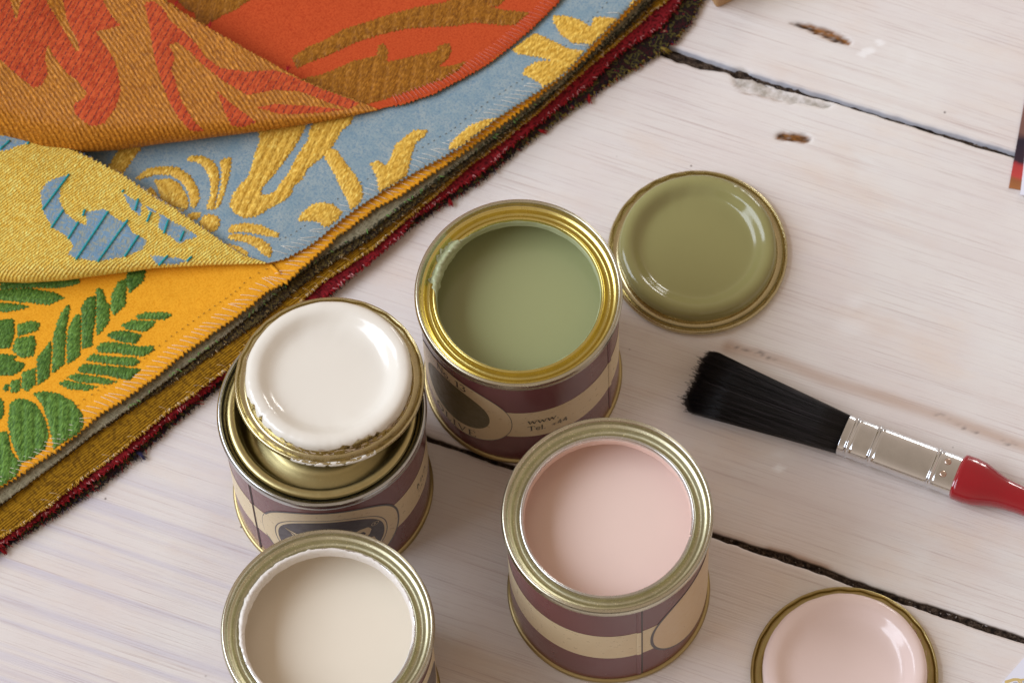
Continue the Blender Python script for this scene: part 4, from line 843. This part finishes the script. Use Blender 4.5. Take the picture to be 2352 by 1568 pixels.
BB = [z1([(222, 1090), (260, 1030), (330, 1000), (392, 988), (352, 1060), (340, 1130), (372, 1200), (430, 1252), (488, 1268), (470, 1200), (600, 1180), (640, 1220), (720, 1262), (752, 1312), (842, 1360), (812, 1420), (702, 1462), (560, 1487), (430, 1472), (368, 1440), (412, 1400), (380, 1350), (288, 1290), (240, 1200)]),
 z1([(688, 1078), (770, 1130), (870, 1183), (960, 1236), (1060, 1292), (1142, 1345), (1050, 1370), (1020, 1390), (940, 1332), (890, 1290), (900, 1220), (830, 1195), (810, 1140), (800, 1240), (740, 1190), (700, 1130)]), z1([(-30, 770), (60, 758), (130, 748), (205, 792), (150, 822), (60, 852), (-30, 870)]), z1([(838, 1440), (950, 1450), (1132, 1476), (1000, 1500), (880, 1502)])]
for k, L in enumerate(BB): motif('woven_ground', L, b1, M_BLR, s, base=.20, puff=.10, seed=k+90)
TD = [((390, 990), (240, 1190)), ((360, 1190), (290, 1292)), ((480, 1190), (470, 1225)), ((445, 1258), (385, 1355)), ((612, 1200), (430, 1472)), ((722, 1250), (553, 1484)), ((785, 1335), (705, 1455)), ((782, 1130), (765, 1195)), ((855, 1205), (832, 1258)), ((952, 1250), (928, 1325)), ((1042, 1312), (1018, 1368)), ((180, 778), (155, 820)), ((55, 800), (0, 848)), ((1085, 1455), (1060, 1478)), ((950, 1450), (900, 1498)), ((700, 1080), (690, 1090))]
for a, b_ in TD:
    a, b_ = z1([a])[0], z1([b_])[0]; V = []; Fc = []; pts = []
    for u in np.linspace(0, 1, max(4, int(math.hypot(a[0]-b_[0], a[1]-b_[1])/3))):
        h = cast(b1, a[0]+(b_[0]-a[0])*u, a[1]+(b_[1]-a[1])*u)
        if h is not None: pts.append(h[0]+h[1]*(.36+.12*math.sin(u*60)))
    if len(pts) > 2: tube(pts, .38, .38, 5, V, Fc); mesh('teal_thread', V, Fc, M_TEAL, s)
stitches(eE[6:-60], INW, s, WHITE_T, b0, .7, 4.0, 2.1, -3.4, 6.0, 5)
nn = np.array([-.3, -1.0]); 
fringe(eE[:, :2], np.tile(INW, (len(eE), 1)), Zb-.2, s, M_MUY, 700, .7, .11, 55, inwd=.5); 
def fringe3(C3, parent, mat, count, L, rad, seed, d0, name='frayed_edge', lo=0.02, hi=.8):
    r_ = random.Random(seed); V = []; Fc = []
    for k in range(count):
        i = int(r_.uniform(lo, hi)*(len(C3)-1)); d = np.array(d0)+np.array([r_.gauss(0, .7), r_.gauss(0, .7), r_.gauss(.2, .5)]); d /= np.linalg.norm(d); l = L*r_.uniform(.4, 1.3); p = C3[i]-np.array(d0)*.25
        tube([p, p+d*l*.5+[0, 0, .05], p+d*l], rad, rad*.6, 3, V, Fc)
    tag(mesh(name, V, Fc, mat, parent), kind='stuff')
fringe3(cE, s, mat_plain('pale_blue_yarn', lin(150, 164, 184), .8), 420, .8, .09, 57, (.45, .8, .1)); fringe3(cE, s, M_PALE, 200, .9, .08, 58, (.45, .8, .1))
# --- orange with old gold bands, near corner folded back
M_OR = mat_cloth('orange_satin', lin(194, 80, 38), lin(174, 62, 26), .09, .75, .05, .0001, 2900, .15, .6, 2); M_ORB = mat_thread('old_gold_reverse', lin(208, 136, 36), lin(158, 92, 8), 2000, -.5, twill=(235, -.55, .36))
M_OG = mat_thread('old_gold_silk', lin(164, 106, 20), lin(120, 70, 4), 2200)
def mat_dash():
    m, nt, b = nm('red_reverse_with_dashes'); tcn = nt.nodes.new('ShaderNodeTexCoord'); mp = nt.nodes.new('ShaderNodeMapping'); mp.inputs['Rotation'].default_value = (0, 0, math.radians(30)); nt.links.new(tcn.outputs['UV'], mp.inputs[0])
    sp = nt.nodes.new('ShaderNodeSeparateXYZ'); nt.links.new(mp.outputs[0], sp.inputs[0])
    nz = tex(nt, 90, 2, .5, uv=True)
    fx = mth(nt, 'FRACT', mth(nt, 'ADD', mth(nt, 'MULTIPLY', sp.outputs[0], 62), mth(nt, 'MULTIPLY', nz, .25))); row = mth(nt, 'FLOOR', mth(nt, 'MULTIPLY', sp.outputs[0], 62))
    fy = mth(nt, 'FRACT', mth(nt, 'ADD', mth(nt, 'MULTIPLY', sp.outputs[1], 85), mth(nt, 'MULTIPLY', row, .37)))
    line = mth(nt, 'MULTIPLY', mth(nt, 'LESS_THAN', fx, .16), mth(nt, 'LESS_THAN', fy, .68))
    gl = mth(nt, 'MULTIPLY', mth(nt, 'GREATER_THAN', tex(nt, 400, 2, .5, uv=True), .60), .7)
    th_ = tex(nt, 1500, 2, .5, stretch=(1, .35, 1), rot=.6)
    c = mix(nt, cr(nt, th_, [(.35, 0), (.65, 1)]), lin(170, 58, 32), lin(212, 92, 50)); c = mix(nt, gl, c, lin(196, 118, 52)); c = mix(nt, mth(nt, 'MULTIPLY', line, .85), c, lin(84, 44, 50))
    nt.links.new(c, b.inputs['Base Color']); b.inputs['Roughness'].default_value = .65; b.inputs['Specular IOR Level'].default_value = .2; bump(nt, b, th_, .0003, .8); return m
M_DASH = mat_dash()
s = tag(empty('fabric_swatch'), 'orange swatch with old gold bands on top of the pile, corner folded back', 'fabric swatch')
ORE = [(880, 247), (930, 238), (1000, 214), (1060, 182), (1120, 148), (1180, 102), (1230, 58), (1290, -2), (1360, -70), (1460, -170), (1600, -300)]
ORF = [(780, 270), (700, 283), (550, 304), (400, 322), (280, 337), (180, 343), (100, 338), (20, 318), (-80, 290), (-300, 240), (-600, 170)]
ORC = [(800, 226), (740, 205), (690, 184), (620, 146), (560, 112), (500, 78), (430, 36), (380, 2), (300, -55), (200, -130)]
o, b0, b1, eE, cE = folded_sheet('orange', (868, 252), ORE, ORF, ORC, Zo, .075, [M_OR, M_ORB], s, 23, 150, per=1.3, amp=.8)
OG = [z2([(0, 362), (-60, 390), (-90, 330), (0, 270), (100, 230), (200, 170), (330, 130), (480, 80), (620, 45), (760, 20), (900, -30), (1010, -40), (1032, 40), (1100, 60), (1255, 75), (1180, 142), (1100, 147), (940, 132), (850, 150), (700, 157), (560, 167), (420, 197), (280, 242), (150, 302), (50, 342)]),
 z2([(-80, 470), (10, 440), (60, 430), (150, 400), (250, 350), (390, 320), (400, 262), (430, 248), (457, 290), (450, 352), (520, 342), (600, 320), (700, 302), (732, 290), (740, 262), (800, 250), (818, 290), (790, 342), (742, 382), (830, 372), (905, 348), (855, 402), (770, 452), (680, 482), (600, 512), (500, 545), (400, 577), (300, 600), (180, 585), (80, 545), (-60, 510)]),
 z1([(960, -30), (1060, 62), (1105, 82), (1115, 132), (1180, 142), (1260, 92), (1350, 52), (1440, -20)]), z2([(1010, -40), (1080, -30), (1120, 0), (1080, 40), (1032, 42)])]
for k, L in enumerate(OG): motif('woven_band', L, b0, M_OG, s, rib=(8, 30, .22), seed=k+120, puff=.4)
OR_ = [z1([(-30, -30), (50, -30), (92, 122), (125, -30), (240, -30), (330, 120), (430, 292), (452, 290), (440, 240), (380, 120), (345, -30), (565, -30), (622, 80), (684, 150), (600, 170), (543, 180), (580, 240), (640, 330), (672, 420), (684, 520), (652, 622), (590, 702), (520, 718), (460, 682), (418, 640), (418, 592), (470, 562), (492, 530), (440, 460), (380, 420), (310, 332), (268, 258), (255, 332), (272, 420), (240, 482), (190, 503), (100, 432), (-30, 312)]),
 z1([(818, 20), (870, 8), (922, 50), (962, 120), (1050, 190), (1122, 262), (1152, 320), (1250, 388), (1400, 410), (1550, 398), (1700, 448), (1900, 528), (2040, 586), (1980, 620), (1850, 582), (1700, 522), (1550, 512), (1400, 542), (1280, 472), (1150, 372), (1080, 302), (1000, 242), (958, 260), (990, 332), (970, 400), (1000, 480), (1032, 582), (1100, 690), (1162, 742), (1080, 742), (1008, 670), (958, 580), (918, 480), (878, 350), (858, 230), (838, 120)]),
 z1([(1228, 518), (1290, 570), (1380, 640), (1452, 692), (1370, 722), (1308, 712), (1268, 630)]), z1([(1450, 612), (1560, 590), (1750, 602), (1960, 622), (1800, 642), (1600, 652)])]
for k, L in enumerate(OR_): motif('woven_ground', L, b1, M_DASH, s, base=.24, puff=.14, seed=k+140)
stitches(eE[8:-60], INW, s, mat_plain('pink_thread', lin(214, 120, 100), .5), b0, .6, 4.4, 1.35, -1.6, None, 9)
fringe(eE[:, :2], np.tile(INW, (len(eE), 1)), Zo-.2, s, M_MUY, 400, .6, .11, 65, inwd=.5); fringe(eE[:, :2], np.tile(INW, (len(eE), 1)), Zo-.3, s, M_BLK, 250, .5, .1, 66, inwd=.3)
fringe3(cE, s, M_MUY, 500, .7, .10, 67, (.5, .8, .1)); fringe3(cE, s, M_BLK, 160, .6, .09, 68, (.5, .8, .1))
for fr in (.2, .38, .46, .53):
    i = int(fr*len(cE)); V = []; Fc = []; r_ = random.Random(i)
    for k in range(14): 
        d = np.array([.45+r_.gauss(0, .18), .85+r_.gauss(0, .18), .3]); tube([cE[i]-d*.3, cE[i]+d*.9, cE[i]+d*r_.uniform(1.4, 2.2)], .11, .08, 3, V, Fc)
    mesh('loose_thread_tuft', V, Fc, M_REDY, s)

# ------------------------------------------------------------------ paint brush
fa = un((1937.6, 998), 3.8)[:2]; fb = un((2198, 1095), 3.8)[:2]; tipc = un((1612, 877), 3.6)[:2]
ax = fb-fa; FL = float(np.linalg.norm(ax)); ang = math.atan2(ax[1], ax[0])
br = tag(empty('paint_brush', (fa[0], fa[1], 0), ang), 'flat paint brush with black bristles, steel ferrule and glossy red handle', 'paint brush')
def sup(wd, th_, z0, p, n=48, cy=0):
    q = np.linspace(0, 2*np.pi, n, endpoint=False); return np.stack([cy+wd/2*np.sign(np.cos(q))*np.abs(np.cos(q))**(2/p), z0+th_/2*np.sign(np.sin(q))*np.abs(np.sin(q))**(2/p)], 1)
def loft(name, secs, mat, parent, caps=True, n=48):
    V = []
    for x, c in secs: V += [(x, a, b) for a, b in c]
    Fc = gridfaces(len(secs), n, True)
    if caps: Fc.append(tuple(range(n))[::-1]); Fc.append(tuple((len(secs)-1)*n+j for j in range(n)))
    return mesh(name, V, Fc, mat, parent)
ZC = 4.0; FWD, FTH = 12.3, 7.4
secs = []
for u in np.linspace(0, 1, 150):
    rg_ = sum(math.exp(-((u-c)/.0115)**2) for c in (.075, .275, .80))-.35*sum(math.exp(-((u-c)/.010)**2) for c in (.052, .098, .252, .298, .777, .823))
    lip = .25*math.exp(-(u/.006)**2)
    secs.append((u*FL, sup(FWD+.85*rg_+lip, FTH+.95*rg_+lip, ZC, 3.0-.4*u)))
STEEL = mat_metal('nickel_ferrule', (.76, .78, .80), .13, .05, .06); fer = loft('ferrule', secs, STEEL, br)
COPPER = mat_metal('rivet_metal', (.66, .52, .44), .25, .1, .2)
for ry in (-2.2, 2.0):
    V = []; Fc = []
    for k, (rr, zz) in enumerate(((1.05, -.5), (1.05, .18), (.75, .36), (.35, .40))):
        for j in range(18): a = 2*math.pi*j/18; V.append((FL*.893+rr*math.cos(a), ry+rr*math.sin(a), ZC+FTH/2-.08+zz))
    Fc = gridfaces(4, 18, True); Fc.append(tuple(54+j for j in range(18))); mesh('rivet', V, Fc, COPPER, fer)
HAND = mat_plain('red_lacquer', lin(150, 5, 25), .16, 0, .06, 80, .5, .6); hs = []
for x, wd, th_, z in ((-2, 9, 5, 4), (0, 12.6, 7.8, 4.0), (.25, 13.8, 8.8, 4.4), (.9, 14.2, 9.2, 4.6), (4, 14.3, 9.3, 4.65), (7, 13.6, 9.1, 4.6), (9.5, 12.0, 8.6, 4.5), (12, 10.2, 8.1, 4.4), (15, 8.8, 7.6, 4.2), (20, 8.0, 7.2, 4.1), (26, 8.0, 7.2, 4.1), (34, 8.8, 7.6, 4.3), (45, 10.2, 7.9, 4.4), (60, 11.5, 8.2, 4.4), (75, 11.2, 8.0, 4.3), (90, 9.0, 7.0, 3.9), (100, 5.5, 5.0, 3.2), (103, 2, 2, 3)): hs.append((x, wd, th_, z))
hs = np.array(hs); xx = np.r_[np.linspace(-2, 2, 14), np.linspace(2.5, 103, 70)]
loft('handle', [(FL+x, sup(np.interp(x, hs[:, 0], hs[:, 1]), np.interp(x, hs[:, 0], hs[:, 2]), np.interp(x, hs[:, 0], hs[:, 3]), 2.5)) for x in xx], HAND, br)
# bristles: a dense core and single hairs over it
ca, sa = math.cos(-ang), math.sin(-ang); tv = tipc-fa; tipl = np.array([tv[0]*ca-tv[1]*sa, tv[0]*sa+tv[1]*ca]); BL = -tipl[0]; BY = tipl[1]
BRI, nt_, b_ = nm('black_bristle'); nt_.links.new(cr(nt_, tex(nt_, 1, 2, .6, stretch=(25, 2200, 2200)), [(.38, lin(10, 9, 10)), (.56, lin(19, 17, 19)), (.70, lin(52, 47, 51))]), b_.inputs['Base Color']); b_.inputs['Roughness'].default_value = .36; b_.inputs['Specular IOR Level'].default_value = .35; BRC = mat_plain('bristle_core', lin(22, 20, 22), .7)  # bristle tone varies from hair to hair; palest streaks are painted-in highlights
wid_ = lambda u: 12.2+(20.4-12.2)*u**.9; thk = lambda u: 7.0-.4*u; cyy = lambda u: BY*u; zcc = lambda u: ZC-.25*u
skew = -.05
loft('bristle_core', [(-u*(BL-.9), sup(wid_(u)-1.4, thk(u)-1.2, zcc(u), 2.6, cy=cyy(u))) for u in np.linspace(0, 1, 24)], BRC, br)
V = []; Fc = []; r_ = random.Random(77)
for k in range(8000):
    a = r_.uniform(0, 2*math.pi); rr = math.sqrt(r_.uniform(.5, 1.0) if k % 5 else r_.uniform(0, .6)); e = 2/2.6
    cx_ = math.copysign(abs(math.cos(a))**e, math.cos(a))*rr; cz_ = math.copysign(abs(math.sin(a))**e, math.sin(a))*rr
    ue = r_.gauss(1.0, .026)+.016*fnoise(np.array([cx_*9.]), cz_*3, 3, 2)[0]-.035*abs(cx_)**3
    if r_.random() < .05: ue += r_.uniform(.01, .06)
    wy, wz = r_.gauss(0, .35), r_.gauss(0, .22); st = r_.random() < .035
    P = []
    for u in np.linspace(-.02, 1, 6):
        v = max(0, u)*ue; y_ = cyy(v)+cx_*(wid_(v)/2-.1)+wy*v*v*(3 if st else 1); z_ = zcc(v)+cz_*(thk(v)/2-.1)+wz*v*v
        P.append((-v*BL+.6*(u < 0), y_, max(.15, z_)))
    tube(P, .125, .085, 3, V, Fc)
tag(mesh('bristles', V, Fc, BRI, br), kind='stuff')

# ------------------------------------------------------------------ cards and a block at the picture's edge
def card(name, label, corner_px, along_px, side, z, size, mat, th_=.45):
    """corner, a point further along one edge, and on which side the card lies"""
    c = un(corner_px, z)[:2]; a = un(along_px, z)[:2]-c; a /= np.linalg.norm(a); b = np.array([-a[1], a[0]])*side
    t = tag(empty(name, (c[0], c[1], z-th_), math.atan2(a[1], a[0])), label, 'card')
    L, W_ = size; sgn = side; r = .9; pts = []
    for (x, y) in ((0, 0), (L, 0), (L, W_), (0, W_)): pts.append((x, y*sgn))
    V = [(x, y, 0) for x, y in pts]+[(x, y, th_) for x, y in pts]
    Fc = [(0, 1, 2, 3), (4, 5, 6, 7), (0, 1, 5, 4), (1, 2, 6, 5), (2, 3, 7, 6), (3, 0, 4, 7)]
    o = mesh('sheet', V, Fc, mat, t, False); bm = bmesh.new(); bm.from_mesh(o.data); bmesh.ops.recalc_face_normals(bm, faces=bm.faces); bm.to_mesh(o.data); bm.free()
    return t, c, a, b
CARDW = mat_plain('white_card', lin(226, 228, 240), .45, var=.02)
def mat_photo():
    m, nt, b = nm('printed_picture'); tcn = nt.nodes.new('ShaderNodeTexCoord'); sp = nt.nodes.new('ShaderNodeSeparateXYZ'); nt.links.new(tcn.outputs['Object'], sp.inputs[0])
    nz = tex(nt, 140, 3, .6); x = mth(nt, 'ADD', sp.outputs[0], mth(nt, 'MULTIPLY', nz, .004))
    c = cr(nt, mth(nt, 'MULTIPLY', x, 1/.05), [(.0, lin(176, 116, 66)), (.10, lin(150, 92, 56)), (.13, lin(190, 70, 66)), (.20, lin(176, 58, 60)), (.24, lin(52, 34, 48)), (.36, lin(36, 30, 46)), (.42, lin(118, 84, 76)), (1, lin(140, 96, 84))])
    y = mth(nt, 'ABSOLUTE', sp.outputs[1]); c = mix(nt, cr(nt, mth(nt, 'MULTIPLY', y, 1/.012), [(.18, 0), (.34, 1)]), c, mix(nt, cr(nt, x, [(.015, 0), (.02, 1)]), c, lin(180, 124, 52)))
    nt.links.new(c, b.inputs['Base Color']); b.inputs['Roughness'].default_value = .3; return m
card('printed_card', 'printed picture card in brown and red, partly under a white card', (2317, 431), (2352, 239), -1, .55, (110, 80), mat_photo())
card('blank_card', 'plain white card lying on the printed picture card', (2343, 447), (2352, 374), -1, 1.05, (95, 70), CARDW)
t, c, a, b = card('ornament_card', 'white card with gold line ornament near the pink lid', (2279, 1592), (2352, 1509), -1, .55, (90, 70), CARDW)
GOLDI = mat_plain('gold_print', lin(206, 182, 120), .4); GREYI = mat_plain('grey_print', lin(176, 178, 182), .4)
def card_line(pts, w_, mat, dz):
    P = resample(np.array([un(q, .55)[:2] for q in pts]), .4); tt = np.gradient(P, axis=0); tt /= np.linalg.norm(tt, axis=1)[:, None]; nn_ = np.stack([-tt[:, 1], tt[:, 0]], 1)*w_/2
    L = np.vstack([P+nn_, P-nn_])-np.array(t.location[:2])/S; q = -t.rotation_euler[2]; L = np.stack([L[:, 0]*math.cos(q)-L[:, 1]*math.sin(q), L[:, 0]*math.sin(q)+L[:, 1]*math.cos(q)], 1); m = len(P)
    o = mesh('printed_line', np.column_stack([L, np.full(2*m, .45+dz)]), [(i, m+i, m+i+1, i+1) for i in range(m-1)], mat, t, False)
zc = lambda L: [((3200+x/11.28)*.70673, (2080+y/11.28)*.70673) for x, y in L]
card_line(zc([(740, 1510), (860, 1480), (960, 1450), (1050, 1420), (1150, 1415), (1250, 1425), (1330, 1450), (1400, 1430), (1500, 1440)]), .7, GOLDI, .02); card_line(zc([(740, 1570), (900, 1510), (1080, 1450), (1200, 1450), (1260, 1500), (1290, 1600)]), .45, GOLDI, .03)
card_line(zc([(1010, 1600), (1060, 1545), (1130, 1530), (1190, 1545), (1230, 1600)]), .4, GREYI, .035); card_line(zc([(1340, 1440), (1345, 1520), (1330, 1600)]), .5, GOLDI, .04); card_line(zc([(1410, 1460), (1420, 1530), (1410, 1600)]), .4, GREYI, .045)
# wooden block
bc = un((1646, 21), .3)[:2]; e1 = un((1700, -6), .3)[:2]-bc; e1 /= np.linalg.norm(e1); e2 = np.array([-e1[1], e1[0]]); bt = tag(empty('wooden_block', (bc[0], bc[1], .1), math.atan2(e1[1], e1[0])), 'tan wooden block beside the fabric pile', 'block')
bm = bmesh.new(); bmesh.ops.create_cube(bm, size=1)
for v in bm.verts: v.co = Vector(((v.co.x+.5)*22, (v.co.y+.5)*40, (v.co.z+.5)*14))*S
bmesh.ops.bevel(bm, geom=list(bm.edges), offset=.0012, segments=3, affect='EDGES', profile=.6)
me = bpy.data.meshes.new('block'); bm.to_mesh(me); bm.free(); TAN = mat_plain('tan_wood', lin(172, 132, 84), .55, 0, .15, 220); me.materials.append(TAN); o = bpy.data.objects.new('block', me); COL.objects.link(o); o.parent = bt
